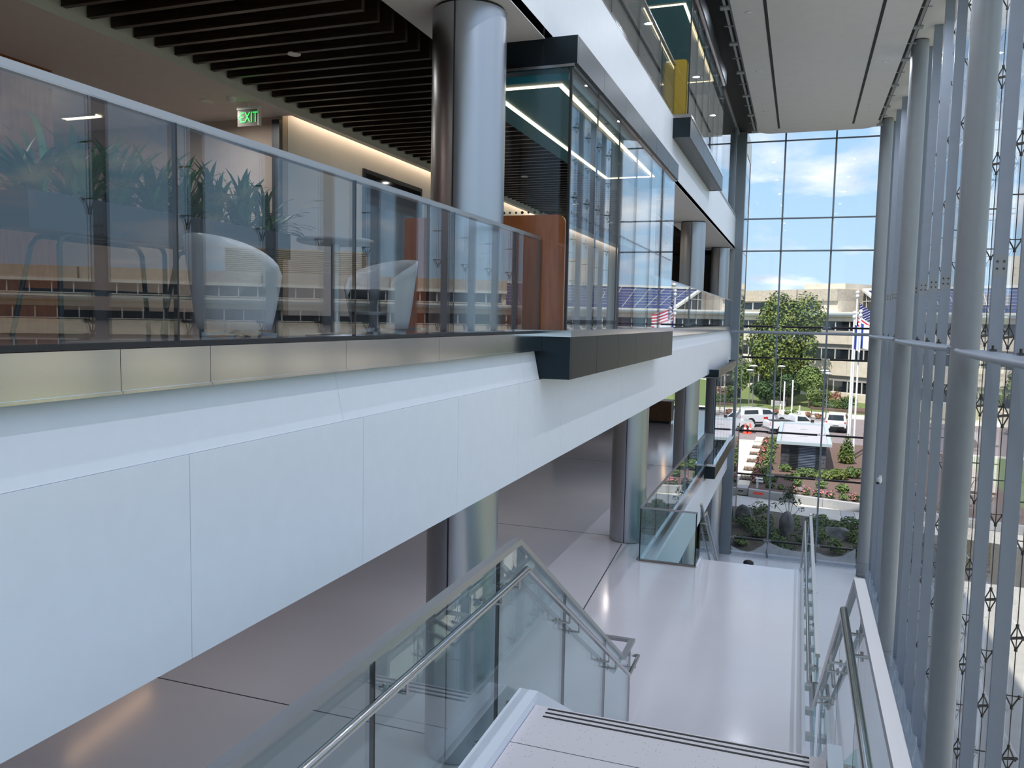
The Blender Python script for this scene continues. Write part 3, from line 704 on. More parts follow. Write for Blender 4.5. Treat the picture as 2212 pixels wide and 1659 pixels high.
for i in range(n2-1):
    z = Z1-R2*(i+1); y = 16.08+T2*i
    MB().box(-1.62, .18, y-.02, y+T2, z-.05, z).box(-1.62, .18, y-.02, y, z, z+R2-.05).build('tread', STONE, s2)
for x0, x1 in ((-1.70, -1.62), (.18, .26)):
    MB().prism([(16.08, Z1-.6), (16.08, Z1+.05), (16.08+(Z1+.05-Z0)/.617, Z0), (16.08+(Z1-.6-Z0)/.617, Z0)], 'x', x0, x1).build('stringer', WHITE, s2)
def low_rail(lab, X, hx):
    t = thing('stair_railing', lab, 'railing', (X, 20, Z0))
    zt = lambda y: -3.65-.617*max(0, y-16.3)
    ys = [16.2, 17.8, 19.4, 21.0, 22.6, 24.2, 25.3]
    for a, b in zip(ys[:-1], ys[1:]):
        MB().prism([(a+.005, max(Z0, zt(a)-1.25)), (b-.005, max(Z0, zt(b)-1.25)), (b-.005, zt(b)), (a+.005, zt(a))], 'x', X-.01, X+.01).build('pane', STAIRG, t)
    MB().beam((X, 16.2, -3.62), (X, 25.3, zt(25.3)+.02), .045, .04).build('top_rail', STEEL, t)
    MB().tube([(hx, 16.0, -3.80), (hx, 16.3, -3.80), (hx, 25.2, zt(25.2)-.15), (hx, 25.6, zt(25.2)-.15)], .0215, 10).build('handrail', CHROME, t)
    for y in (16.8, 18.6, 20.2, 21.8, 23.4, 24.8): MB().cyl((hx, y, zt(y)-.2), (X, y, zt(y)-.2), .012, n=8).build('bracket', CHROME, t)
low_rail('glass railing on the lower stair below the floor opening guard', -1.71, -1.61)
low_rail('glass railing on the lower stair continuing the open floor edge', .34, .25)

# ------------------------------------------------------------------ outdoors: ground, beds, paths, road
ZG = -10.3
def poly_slab(name, pts, z0, z1, m, lab=None, cat=None):
    o = MB().prism(pts, 'z', z0, z1).build(name, m)
    if lab: tag(o, lab, cat)
    else: o['kind'] = 'structure'
    return o
L1 = lambda x: 45.65-.24*x
L2 = lambda x: 48.55-.26*x
poly_slab('ground', [(-260, -200), (320, -200), (320, 420), (-260, 420)], ZG-1.0, ZG-.06, GRASS)
poly_slab('path', [(3.6, -40), (16, -40), (16, L1(16)), (3.6, L1(3.6))], ZG-.3, ZG-.02, CONC)
poly_slab('planting_bed', [(FX, YF+.1), (3.55, YF+.1), (9, 36.5), (12, L1(12)), (FX, L1(FX))], ZG-.2, ZG, MULCHD, 'dark shaded garden bed along the foot of the far glass', 'garden bed')
pw = sroot('path', (0, 47, ZG))
xs = [-3.2, -1.9, -.2, 1.3, 2.5, 3.2, 5.0, 7, 9, 12, 16]
CONC2 = mat('grey_paving_band', (.47, .46, .46), .85, var=.05, scale=2)
for i, (a, b) in enumerate(zip(xs[:-1], xs[1:])):
    MB().prism([(a+.01, L1(a)), (b-.01, L1(b)), (b-.01, L2(b)), (a+.01, L2(a))], 'z', ZG-.1, ZG+.01).build('paver', CONC2 if i in (0, 4) else CONC, pw)
rw = thing('retaining_wall', 'low grey concrete garden wall along the far side of the pale path', 'wall', (3, 48, ZG))
for a, b in [(-2.5, -.4), (-.4, 1.6), (1.6, 3.6), (3.6, 6), (6, 9), (9, 12)]:
    MB().hexa([(a+.008, L2(a)+.05, ZG), (b-.008, L2(b)+.05, ZG), (b-.008, L2(b)+.40, ZG), (a+.008, L2(a)+.40, ZG)], [(a+.008, L2(a)+.05, ZG+.45), (b-.008, L2(b)+.05, ZG+.45), (b-.008, L2(b)+.40, ZG+.45), (a+.008, L2(a)+.40, ZG+.45)]).build('block', CONCG, rw)
MB().hexa([(-2.25, L2(-2.25)+.040, ZG+.2), (-1.65, L2(-1.65)+.040, ZG+.2), (-1.65, L2(-1.65)+.052, ZG+.2), (-2.25, L2(-2.25)+.052, ZG+.2)], [(-2.2, L2(-2.2)+.040, ZG+.34), (-1.6, L2(-1.6)+.040, ZG+.34), (-1.6, L2(-1.6)+.052, ZG+.34), (-2.2, L2(-2.2)+.052, ZG+.34)]).build('red_marking', CONEO, rw)
eb = thing('concrete_block', 'square concrete end block with dark slot beside the garden wall', 'block', (-2.95, 49.9, ZG))
MB().box(-3.35, -2.55, 49.6, 50.6, ZG, ZG+.42).build('body', CONCG, eb); MB().box(-3.1, -2.8, 49.585, 49.6, ZG+.2, ZG+.28).build('slot', BLACKR, eb)
poly_slab('planting_bed', [(-2.5, L2(-2.5)+.4), (12, L2(12)+.4), (12, 70), (3, 72.4), (-2.6, 72.4)], ZG-.2, ZG+.38, MULCH, 'raised mulched planting bed behind the low garden wall', 'garden bed')
wk = sroot('path', (-5, 60, ZG))
MB().box(-14, -4.1, 50, 73, ZG-.1, ZG+.0).build('paver', CONC, wk); MB().box(-4.1, -3.36, 50, 73, ZG-.1, ZG+.003).build('paver', CONC2, wk)
for k in range(7):
    y = 50.6+3.55*k
    MB().box(-3.34, -2.62, y+1.45, y+3.5, ZG-.1, ZG+.05).build('paver', mat('cream_paving_%d' % k, (.74, .66, .52), .85) if k == 0 else MATS['cream_paving_0'], wk)
for k in range(6):
    y = 50.6+3.55*k
    t = thing('slatted_grate', 'slatted timber grate in pale paving beside the flower bed, %s' % ['nearest of the row', 'second from the building', 'third from the building', 'fourth from the building', 'fifth from the building', 'farthest of the row'][k], 'grate', (-2.98, y+.7, ZG), 'slatted grates along the walkway')
    s0 = MB().box(-3.32, -3.27, y+.1, y+1.35, ZG, ZG+.16).build('slat', WOODG, t)
    for j in range(1, 8): rep(s0, .093*j)
    MB().box(-3.34, -2.62, y+.05, y+1.4, ZG-.05, ZG+.06).build('tray', BLACKR, t)
poly_slab('road', [(-80, 73), (75, 73), (75, 94.5), (20, 95), (-80, 95)], ZG-.2, ZG-.01, ASPH)
poly_slab('road', [(22, -60), (36, -60), (36, 73), (22, 73)], ZG-.2, ZG-.015, ASPH)
poly_slab('trim_4', [(-14, 72.6), (40, 72.6), (40, 73), (-14, 73)], ZG-.2, ZG+.06, CONC)
poly_slab('sidewalk', [(-80, 95), (20, 95), (75, 93), (75, 98), (12, 98.5), (0, 100.6), (-80, 101)], ZG-.2, ZG+.05, CONC)
lw = MB(); lw.hexa([(-80, 101, ZG-.2), (0, 100.6, ZG-.2), (0, 135, ZG-.2), (-80, 135, ZG-.2)], [(-80, 101, ZG+.06), (0, 100.6, ZG+.06), (0, 135, ZG+2.4), (-80, 135, ZG+2.4)])
lw.hexa([(0, 100.6, ZG-.2), (14, 98, ZG-.2), (14, 112, ZG-.2), (0, 120, ZG-.2)], [(0, 100.6, ZG+.06), (14, 98, ZG+.06), (14, 112, ZG+1.2), (0, 120, ZG+1.6)])
o = lw.build('lawn', GRASS); o['kind'] = 'structure'

# ------------------------------------------------------------------ far office building, angled to the road
P0 = Vector((4, 110)); U = Vector((.79, -.613)); N = Vector((.613, .79))
def F(s, d, z): p = P0+U*s+N*d; return (p.x, p.y, z)
def fbox(mb, s0, s1, d0, d1, z0, z1): return mb.hexa([F(s0,d0,z0),F(s1,d0,z0),F(s1,d1,z0),F(s0,d1,z0)], [F(s0,d0,z1),F(s1,d0,z1),F(s1,d1,z1),F(s0,d1,z1)])
ob = thing('office_building', 'long buff stone office building with ribbon windows and sloping solar roof beyond the road', 'building', (4, 110, ZG))
SA, SB = -46, 135
fbox(MB(), SA, SB, .5, 24, ZG-1, .9).build('core', SHADEB, ob)
for (z0, z1, m) in [(ZG-1, -8.6, LIME), (-7.15, -6.45, SHADEB), (-6.45, -4.55, LIME), (-3.15, -2.5, SHADEB), (-2.5, -1.0, LIME), (-1.0, -.9, CORN)]:
    for s in range(SA, SB, 12):
        fbox(MB(), s+.02, min(s+11.98, SB), 0 if m is LIME else .25, .6, z0, z1).build('spandrel_panel', m, ob)
fbox(MB(), SA, SB, .2, .6, -.9, .35).build('recess_band', SHADEB, ob); fbox(MB(), SA, SB, .0, .6, .35, .95).build('spandrel_band', LIME, ob)
fbox(MB(), SA, SB, -.3, 1.2, .95, 1.2).build('cornice', CORN, ob); fbox(MB(), SA, SB, -.6, 1.2, 1.30, 1.52).build('cornice', CORN, ob)
def winset(z0, z1, s0, s1, step, d=.35):
    f = fbox(MB(), s0, s0+step-.0, d, d+.06, z0, z1).build('window', WING_D, ob)
    g = MB(); fbox(g, s0, s0+.12, d-.1, d, z0, z1); fbox(g, s0+.12, s0+step, d-.06, d, z0, z0+.09); q = g.build('window_frame', WINF, f)
    n = int((s1-s0)/step)
    for k in range(1, n):
        c = rep(f, U.x*step*k, U.y*step*k); r_ = rep(q); r_.parent = c
for z0, z1 in ((-8.6, -7.15), (-4.55, -3.15), (-.9+.05, .2)):
    pass
winset(-8.6, -7.15, -24, 132, 2.0); winset(-4.55, -3.15, -24, 132, 2.0); winset(-.92, .30, -24, 132, 2.0, .15)
# top storey: stone blocks and the glazed gable with the solar slope
for a, b in [(-46, -31.5), (-31.3, -16), (-15.8, -6.2), (-6, 0)]:
    fbox(MB(), a, b, .2 if a > -31 else -1.2, 10, 2.95, 4.45).build('parapet_block', LIMEB, ob)
fbox(MB(), -46, 0, .5, 10, 1.4, 2.95).build('upper_wall', LIME, ob)
winset(1.7, 2.75, -40, -1.5, 2.2, .42)
fbox(MB(), -6.4, -.2, 2, 8, 4.45, 5.2).build('rooftop_unit', LIME, ob)
pvb = MB(); A_, B_, C_, D_ = F(.3, 5.2, 4.35), F(7.2, .2, 1.6), F(30, .2, 1.6), F(30, 5.2, 4.35)
low = lambda p, dz=.18: (p[0], p[1], p[2]-dz)
pvb.hexa([low(A_), low(B_), low(C_), low(D_)], [A_, B_, C_, D_]); pvb.build('solar_slope', PV, ob)
lin = MB()
for k in range(1, 7):
    t = k/7; a = Vector(A_).lerp(Vector(B_), t); b = Vector(D_).lerp(Vector(C_), t); lin.beam(a+Vector((0, 0, .04)), b+Vector((0, 0, .04)), .07, .05)
lin.build('panel_rail', WINF, ob)
lin = MB()
for k in range(1, 14):
    t = k/14; a = Vector(A_).lerp(Vector(D_), t); b = Vector(B_).lerp(Vector(C_), t); lin.beam(a+Vector((0, 0, .035)), b+Vector((0, 0, .035)), .06, .05)
lin.build('panel_seam', WINF, ob)
MB().beam(Vector(A_)+Vector((0, 0, .1)), Vector(B_)+Vector((0, 0, .1)), .45, .3).build('gable_edge', CORN, ob)
MB().beam(Vector(A_)+Vector((0, 0, .15)), Vector(D_)+Vector((0, 0, .15)), .4, .3).build('ridge_cap', CORN, ob)
gb = [A_, B_, (A_[0], A_[1], 1.45), (B_[0], B_[1], 1.45)]
MB().add([gb[2], gb[3], B_, A_]+[tuple(Vector(p)+Vector((.1, .08, 0))) for p in (gb[2], gb[3], B_, A_)], [(0, 1, 2, 3), (7, 6, 5, 4), (0, 4, 5, 1), (1, 5, 6, 2), (2, 6, 7, 3), (3, 7, 4, 0)]).build('gable_glass', WING_D, ob)
for k in (.15, .4, .65):
    p = Vector(A_).lerp(Vector(B_), k); MB().beam((p.x-.06, p.y-.06, 1.45), (p.x-.06, p.y-.06, p.z), .12, .1).build('gable_mullion', WINF, ob)
p = Vector(A_).lerp(Vector(B_), .5); MB().beam((A_[0]-.07, A_[1]-.07, p.z), (p.x-.07, p.y-.07, p.z), .1, .1).build('gable_mullion', WINF, ob)
for s in (-3.5, 1.6, 4.2): MB().lathe(F(s, 6, 4.45), [(.25, 0), (.25, .3), (.4, .35), (.35, .6), (.05, .75)], 10).build('roof_vent', CORN, ob)
for a, b in [(30, 44), (44.2, 58), (58.2, 76), (76.2, 90), (90.2, 112), (112.2, 135)]: fbox(MB(), a, b, .2, 12, 3.15, 4.4).build('parapet_block', LIMEB, ob)
fbox(MB(), 30, 135, .5, 11, 1.4, 3.15).build('upper_wall', LIME, ob)
fbox(MB(), 30, 135, .1, .6, 2.85, 3.15).build('cornice', CORN, ob)
winset(1.65, 2.8, 30.5, 134, 2.0, .4)
lv = fbox(MB(), 46, 62, 5, 14, 4.2, 7.4).build('penthouse', LOUV, ob)
ll = MB()
for k in range(14): fbox(ll, 45.9, 62.1, 4.86, 5.0, 4.35+.22*k, 4.45+.22*k)
ll.build('louvre_blades', LOUV, ob)['kind'] = 'stuff'
fbox(MB(), 14, 20, 12, 18, 1.5, 8.4).build('stair_tower', LIME, ob)

# glass wing of this building past the far glass
wg = sroot('wall_outer', (FX, 40.4, Z0))
for j, (a, b) in enumerate([(Z0, -8.4), (-8.4, -6.4), (-6.4, -4.6), (-4.6, -2.6), (-2.6, -.2), (-.2, 1.6), (1.6, 3.4), (3.4, 5.2), (5.2, 7.2), (7.2, 9.1)]):
    for c, d in [(YF+.1, 39.0), (39.0, 41.6), (41.6, 44.3)]:
        if j == 0 and c > 41: pass
        MB().box(FX-.05, FX-.02, c+.012, d-.012, a+.012, b-.012).build('pane', WINGG2, wg)
MB().box(FX-.3, FX-.12, YF+.5, 44.3, Z0, 9.1).build('backing', SHADEB, wg)
MB().box(FX-.12, FX-.0, 44.3, 44.4, Z0, 9.1).build('end_trim', CORN, wg)

# ------------------------------------------------------------------ garden shed, poles, lamps
sh = thing('service_hut', 'low flat-roofed hut of charcoal blocks with louvred front in the planting bed', 'hut', (.6, 64, ZG+.38))
zb, zt_ = ZG+.385, -8.12
MB().box(-.83, 1.93, 57.4, 68, zb, zt_).build('wall_core', BRICKD, sh)
rows = 6; hh = (zt_-zb)/rows
for i in range(rows):
    off = 0 if i % 2 else .28
    for x0, x1 in ((-.88, -.36), (1.56, 1.98)):
        x = x0-off
        while x < x1:
            a, b = max(x0, x), min(x1, x+.56)
            if b-a > .05: MB().box(a+.012, b-.012, 57.3+R.uniform(-.015, .015), 57.4, zb+hh*i+.012, zb+hh*(i+1)-.012).build('block', R.choice([BRICKD, BRICKD2]), sh)
            x += .56
    y = 57.4-off
    while y < 67.9:
        MB().box(-.90, -.83, max(57.4, y)+.012, y+.9, zb+hh*i+.012, zb+hh*(i+1)-.012).build('block', R.choice([BRICKD, BRICKD2]), sh); y += .92
for x0, x1, m in ((-.34, .20, DARKM), (.24, 1.30, LOUVB), (1.34, 1.54, DARKM)):
    s0 = MB().box(x0, x1, 57.28, 57.39, zb+.12, zb+.165).build('louvre_slat', m, sh)
    for k in range(1, 16): rep(s0, 0, 0, .107*k)
for x in (-.36, .20, 1.30, 1.54): MB().box(x, x+.04, 57.25, 57.32, zb, zt_).build('louvre_frame', DARKM, sh)
MB().box(-.95, 2.05, 57.15, 68.2, zt_, zt_+.06).build('roof_deck', ROOFW, sh)
MB().box(-1.20, -.95, 56.9, 68.4, zt_, zt_+.2).box(2.05, 2.30, 56.9, 68.4, zt_, zt_+.2).box(-.95, 2.05, 56.9, 57.15, zt_, zt_+.2).box(-.95, 2.05, 68.2, 68.4, zt_, zt_+.2).build('roof_edge', ROOFE, sh)
for y in (61, 65): MB().box(.3, .8, y, y+.12, zt_+.06, zt_+.1).build('roof_drain', CONCG, sh)

def flagpole(x, y, zt, lab, r=.075):
    t = thing('flagpole', lab, 'flagpole', (x, y, ZG+.3))
    MB().cyl((x, y, ZG+.3), (x, y, zt-.25), r, r*.75, n=14).build('shaft', POLEW, t)
    MB().lathe((x, y, zt-.55), [(.05, 0), (.12, .02), (.12, .22), (.05, .24)], 12).build('truck', POLEW, t)
    MB().lathe((x, y, zt-.28), [(.0, 0), (.1, .05), (.14, .14), (.1, .23), (0, .28)], 12).build('finial', POLEW, t)
    MB().lathe((x, y, ZG+.3), [(.16, 0), (.16, .05), (.09, .18)], 12).build('base_collar', POLEW, t)
flagpole(3.80, 64.6, 2.50, 'tallest white flagpole, middle of the three, with a gold-white ball finial')
flagpole(3.60, 63.4, .98, 'shorter white flagpole on the hut side of the tallest pole')
flagpole(4.05, 64.0, 1.10, 'shorter white flagpole nearest the glass corner with white flag')
def wavy(mb, fn, nu, nv, th=.012):
    vs = [fn(i/nu, j/nv) for j in range(nv+1) for i in range(nu+1)]
    n = len(vs); b = [(p[0], p[1]+th, p[2]) for p in vs]
    fs = [(j*(nu+1)+i, j*(nu+1)+i+1, (j+1)*(nu+1)+i+1, (j+1)*(nu+1)+i) for j in range(nv) for i in range(nu)]
    mb.add(vs, fs, True); mb.add(b, [f[::-1] for f in fs], True); return mb
def us_flag():
    t = thing('flag', 'waving red, white and navy starred flag on the tallest flagpole', 'flag', (3.9, 64.6, -.8))
    W, H = 2.9, 1.75
    def P(u, v):  # u along the fly, v from bottom to top; the flag droops as it waves
        x = 3.95+W*u*.80; z = 1.62-H*(1-v)*(1-.12*u)-1.15*u-.25*sin(pi*u); y = 64.6+.35*sin(2.6*pi*u+.4)*u+.1*v
        return (x, y, z)
    for k in range(13):
        v0, v1 = k/13, (k+1)/13
        u0 = .42 if k >= 6 else 0
        wavy(MB(), lambda u, v: P(u0+(1-u0)*u, v0+(v1-v0)*v), 14, 1).build('red_stripe' if k % 2 == 0 else 'white_stripe', FLAGR if k % 2 == 0 else FLAGW, t)
    wavy(MB(), lambda u, v: P(.42*u, 6/13+7/13*v), 10, 4).build('canton', FLAGN, t)
    s = MB()
    for r_ in range(9):
        for c in range(6 if r_ % 2 == 0 else 5):
            u = .42*((c+.5 if r_ % 2 == 0 else c+1)/6); v = 6/13+7/13*(r_+.6)/9.2
            p = P(u, v); pts = []
            for k in range(10):
                a = pi/2+k*pi/5; q = .045 if k % 2 == 0 else .018; pts.append((p[0]+q*cos(a), p[2]+q*sin(a)))
            s.prism(pts, 'y', p[1]-.012, p[1]-.004)
    s.build('stars', FLAGW, t)['kind'] = 'stuff'
us_flag()
t = thing('flag', 'white flag with a blue stripe and emblem hanging from the shorter pole', 'flag', (4.3, 64, -2.6))
Q = lambda u, v: (4.12+1.75*u, 64+.22*sin(5*u+.5)*u, +.08-1.75*(1-v)-.45*u)
wavy(MB(), lambda u, v: Q(.10+.90*u, v), 10, 4).build('field', FLAGW, t); wavy(MB(), lambda u, v: Q(.10*u, v), 5, 4).build('stripe', FLAGB, t)
wavy(MB(), lambda u, v: tuple(a+b for a, b in zip(Q(.62+.2*u, .4+.25*v), (0, -.014, 0))), 4, 2, .004).build('emblem', FLAGB, t)
t = thing('flag', 'blue and white flag hanging limp between the white flagpoles', 'flag', (3.75, 63.4, -2.6))
Q2 = lambda u, v: (3.68+.42*u, 63.4+.1*sin(9*u), -.02-1.75*(1-v)-.25*u)
wavy(MB(), lambda u, v: Q2(u*.35, v), 6, 3).build('field', FLAGB, t); wavy(MB(), lambda u, v: Q2(.35+.65*u, v), 6, 3).build('field', FLAGW, t)

def lamp(x, y, zt, lab):
    t = thing('street_lamp', lab, 'street lamp', (x, y, ZG))
    MB().cyl((x, y, ZG), (x, y, zt-.3), .06, .05, n=10).build('pole', LPOST, t)
    MB().cyl((x, y, zt-.3), (x+.25, y, zt-.02), .035, n=8).cyl((x, y, zt-.3), (x-.25, y, zt-.02), .035, n=8).build('arm', LPOST, t)
    MB().lathe((x, y, zt-.03), [(.0, -.03), (.42, 0), (.46, .05), (.30, .12), (0, .15)], 18).build('lamp_head', POLEW, t)
lamp(-5.40, 99, -5.6, 'disc-headed street lamp leftmost of the pair near the dark corner pillar')
lamp(-5.05, 100, -5.15, 'disc-headed street lamp rightmost of the pair near the dark corner pillar')
lamp(-1.92, 100.5, -5.1, 'disc-headed street lamp standing alone before the big tree')
lamp(2.62, 92.5, -5.0, 'disc-headed street lamp at the road edge, left of the pair by the white SUV')
lamp(2.85, 89.5, -5.1, 'disc-headed street lamp at the road edge, right of the pair by the white SUV')
def post(x, y, zt, lab):
    t = thing('white_post', lab, 'post', (x, y, ZG))
    MB().cyl((x, y, ZG), (x, y, zt), .085, n=10).build('shaft', POLEW, t); MB().lathe((x, y, zt), [(.1, 0), (.1, .06), (0, .1)], 10).build('cap', POLEW, t)
post(-1.45, 97.2, -6.75, 'tall white post at the lawn edge left of the hut roof'); post(-.58, 99.6, -6.7, 'tall white post on the lawn just right of another')
for x, y, l in ((-1.8, 97.4, 'short pale bollard beside the tall white post'), (.28, 96.8, 'short pale bollard standing alone on the far pavement')):
    t = thing('bollard', l, 'bollard', (x, y, ZG)); MB().cyl((x, y, ZG), (x, y, ZG+.95), .09, n=10).build('body', CONC, t); MB().cyl((x, y, ZG+.95), (x, y, ZG+1.02), .1, .06, n=10).build('cap', POLEW, t)
t = thing('path_light', 'white double-slab path light standing among the pink flowers', 'path light', (-2.02, 50.2, ZG+.38))
MB().box(-2.10, -1.98, 50.1, 50.22, ZG+.38, ZG+.95).build('stem', POLEW, t); MB().box(-2.16, -1.74, 50.02, 50.3, ZG+.95, ZG+1.0).build('shade', POLEW, t); MB().box(-2.12, -1.70, 50.02, 50.3, ZG+.78, ZG+.83).build('lower_shade', POLEW, t)
t = thing('bench_wall', 'short white wall block on the lawn beneath the dark tree', 'wall', (-2.9, 103, ZG))
MB().box(-3.0, -2.75, 102.6, 103.4, ZG, ZG+.9).build('end_block', CONC, t); MB().box(-2.75, -1.3, 102.8, 103.2, ZG+.25, ZG+.85).build('low_wall', CONCG, t)
for x, y, l in ((-4.44, 77.5, 'orange-red traffic cone on the left of the two behind the white truck'), (-4.02, 77.6, 'orange-red traffic cone on the right of the two behind the white truck')):
    t = thing('traffic_cone', l, 'cone', (x, y, ZG))
    MB().box(x-.2, x+.2, y-.2, y+.2, ZG, ZG+.05).build('base', CONEO, t); MB().lathe((x, y, ZG+.05), [(.17, 0), (.05, .9), (.03, .92)], 14).build('body', CONEO, t)
    MB().lathe((x, y, ZG+.05), [(.132, .36), (.108, .52)], 14).build('collar', FLAGW, t)

# ------------------------------------------------------------------ vehicles (built along +x, nose at +x, then turned)
def vehicle(name, lab, x, y, rz, body, roof, glass_side, wheels, W, paint, extra=None):
    t = thing(name, lab, 'truck' if 'pickup' in name else 'car', (x, y, ZG), rz=rz)
    h = W/2
    MB().prism(body, 'y', -h, h).build('body', paint, t, local=True)
    n = len(roof); q = MB(); k = .84
    # tapering cabin: lower outline full width, top narrower
    zlo = min(p[1] for p in roof); zhi = max(p[1] for p in roof)
    wd = lambda z: h*(1-(1-k)*(z-zlo)/(zhi-zlo))
    vs = [(p[0], -wd(p[1]), p[1]) for p in roof]+[(p[0], wd(p[1]), p[1]) for p in roof]
    q.add(vs, [tuple(range(n-1, -1, -1)), tuple(range(n, 2*n))]+[(i, (i+1) % n, n+(i+1) % n, n+i) for i in range(n)]); q.build('cabin', paint, t, local=True)
    for poly in glass_side:
        for sy in (-1, 1):
            m = len(poly); a = [(p[0], sy*(wd(p[1])+.012), p[1]) for p in poly]; b = [(p[0], sy*(wd(p[1])-.03), p[1]) for p in poly]
            MB().add(a+b, [tuple(range(m)), tuple(range(2*m-1, m-1, -1))]+[(i, (i+1) % m, m+(i+1) % m, m+i) for i in range(m)]).build('side_window', CARG, t, local=True)
    for wx, r in wheels:
        for sy in (-1, 1):
            w_ = MB().cyl((wx, sy*(h-.2), r), (wx, sy*(h+.015), r), r, n=20).build('wheel', TYRE, t, local=True)
            MB().cyl((wx, sy*(h+.0), r), (wx, sy*(h+.03), r), r*.6, n=14).build('rim', RIM, w_, local=True)
            MB().cyl((wx, sy*(h-.02), r+.02), (wx, sy*(h+.004), r+.02), r*1.2, n=20).build('wheel_arch', BLACKR, t, local=True)
    if extra: extra(t, h)
    return t
def quad(mb, pts, th=.02, d=(1, 0, 0)):
    d = Vector(d)*th; a = [tuple(p) for p in pts]; b = [tuple(Vector(p)+d) for p in pts]; m = len(a)
    return mb.add(a+b, [tuple(range(m)), tuple(range(2*m-1, m-1, -1))]+[(i, (i+1) % m, m+(i+1) % m, m+i) for i in range(m)])
pk_body = [(-2.85, .55), (2.65, .5), (2.85, .75), (2.80, 1.08), (1.35, 1.18), (1.3, 1.2), (-2.85, 1.2)]
def pk_extra(cap):
    def ex(t, h):
        MB().box(-2.9, -2.84, -h+.1, h-.1, .62, 1.12).build('tailgate', CARW, t, local=True)
        MB().box(-3.0, -2.85, -h+.05, h-.05, .42, .6).build('bumper', RIM, t, local=True)
        for sy in (-1, 1): MB().box(-2.88, -2.80, sy*(h-.12)-.06, sy*(h-.12)+.06, .8, 1.15).build('tail_lamp', REDL, t, local=True)
        MB().box(-.25, .25, -h-.015, -h, .78, 1.0).build('door_emblem', REDL, t, local=True); MB().box(-.2, .7, -h-.013, -h, .70, .73).build('door_lettering', BLACKR, t, local=True)
        MB().box(.95, 1.2, -h-.2, -h, 1.22, 1.4).build('door_mirror', BLACKR, t, local=True)
        if cap: MB().box(-2.86, -2.83, -h*.75, h*.75, 1.3, 1.68).build('rear_window', CARG, t, local=True)
        else:
            MB().box(-2.6, -.4, -h+.15, h-.15, 1.1, 1.205).build('truck_bed', BLACKR, t, local=True)
        MB().box(-2.5, 2.4, -h+.05, h-.05, .38, .56).build('underbody', BLACKR, t, local=True)
    return ex
roof_cap = [(-2.85, 1.2), (1.15, 1.2), (.55, 1.72), (.35, 1.80), (-.55, 1.82), (-.6, 1.86), (-2.7, 1.86), (-2.85, 1.75)]
vehicle('pickup_truck', 'white pickup truck with canopy over its bed parked behind the orange-red cones', -3.45, 84.2, radians(38), pk_body, roof_cap,
        [[(-2.5, 1.3), (-.85, 1.3), (-.85, 1.68), (-2.4, 1.68)], [(-.35, 1.26), (.95, 1.26), (.5, 1.66), (-.35, 1.72)]], [(1.85, .42), (-1.7, .42)], 1.9, CARW, pk_extra(True))
roof_pk = [(-.45, 1.2), (1.15, 1.2), (.55, 1.74), (.35, 1.82), (-.3, 1.82), (-.45, 1.7)]
vehicle('pickup_truck', 'white open-bed pickup truck partly hidden behind the flat hut roof', .0, 79.9, radians(24), pk_body, roof_pk,
        [[(-.3, 1.26), (.95, 1.26), (.5, 1.66), (-.25, 1.72)]], [(1.85, .40), (-1.7, .40)], 1.85, CARW, pk_extra(False))
sed_body = [(-2.2, .4), (2.2, .4), (2.3, .7), (2.1, .95), (1.0, 1.05), (-2.2, 1.05), (-2.3, .8)]
roof_sd = [(-1.9, 1.03), (1.1, 1.03), (.4, 1.52), (-.2, 1.60), (-1.2, 1.58)]
vehicle('parked_car', 'silver car half hidden by glass reflections left of the white truck', -6.0, 78.6, radians(6), [(a, b+.1) for a, b in sed_body], [(a, b+.1) for a, b in roof_sd],
        [[(-1.55, 1.2), (-.45, 1.2), (-.45, 1.6), (-1.15, 1.58)], [(-.3, 1.2), (.85, 1.2), (.35, 1.52), (-.3, 1.6)]], [(1.4, .36), (-1.4, .36)], 1.8, CARS)
suv_body = [(-2.25, .5), (2.2, .45), (2.32, .75), (2.2, 1.05), (1.2, 1.15), (-2.2, 1.15), (-2.3, .95)]
roof_sv = [(-2.2, 1.13), (1.25, 1.13), (.55, 1.66), (.2, 1.74), (-1.75, 1.74), (-1.95, 1.66)]
def suv_extra(t, h):
    quad(MB(), [(-2.16, -h*.78, 1.2), (-2.16, h*.78, 1.2), (-2.0, h*.70, 1.62), (-2.0, -h*.70, 1.62)], .05, (-1, 0, .2)).build('rear_window', CARG, t, local=True)
    MB().box(-2.36, -2.28, -h+.15, h-.15, .5, .62).build('bumper_vent', BLACKR, t, local=True); MB().box(-2.34, -2.28, -.26, .26, .78, .92).build('number_plate', FLAGW, t, local=True)
    for sy in (-1, 1): MB().box(-2.31, -2.15, sy*(h-.1)-.08, sy*(h-.1)+.08, .95, 1.08).build('tail_lamp', REDL, t, local=True)
    MB().box(-2.2, 2.1, -h+.06, h-.06, .25, .5).build('underbody', BLACKR, t, local=True)
    MB().box(-2.1, -1.7, -h*.75, h*.75, 1.70, 1.76).build('roof_spoiler', CARW, t, local=True)
vehicle('sport_utility_vehicle', 'white sport utility vehicle seen from behind beside the flagpoles', 3.75, 84.3, radians(84), suv_body, roof_sv,
        [[(-1.7, 1.2), (-.75, 1.2), (-.75, 1.62), (-1.6, 1.6)], [(-.6, 1.2), (.95, 1.2), (.45, 1.6), (-.6, 1.64)]], [(1.4, .37), (-1.4, .37)], 1.85, CARW, suv_extra)

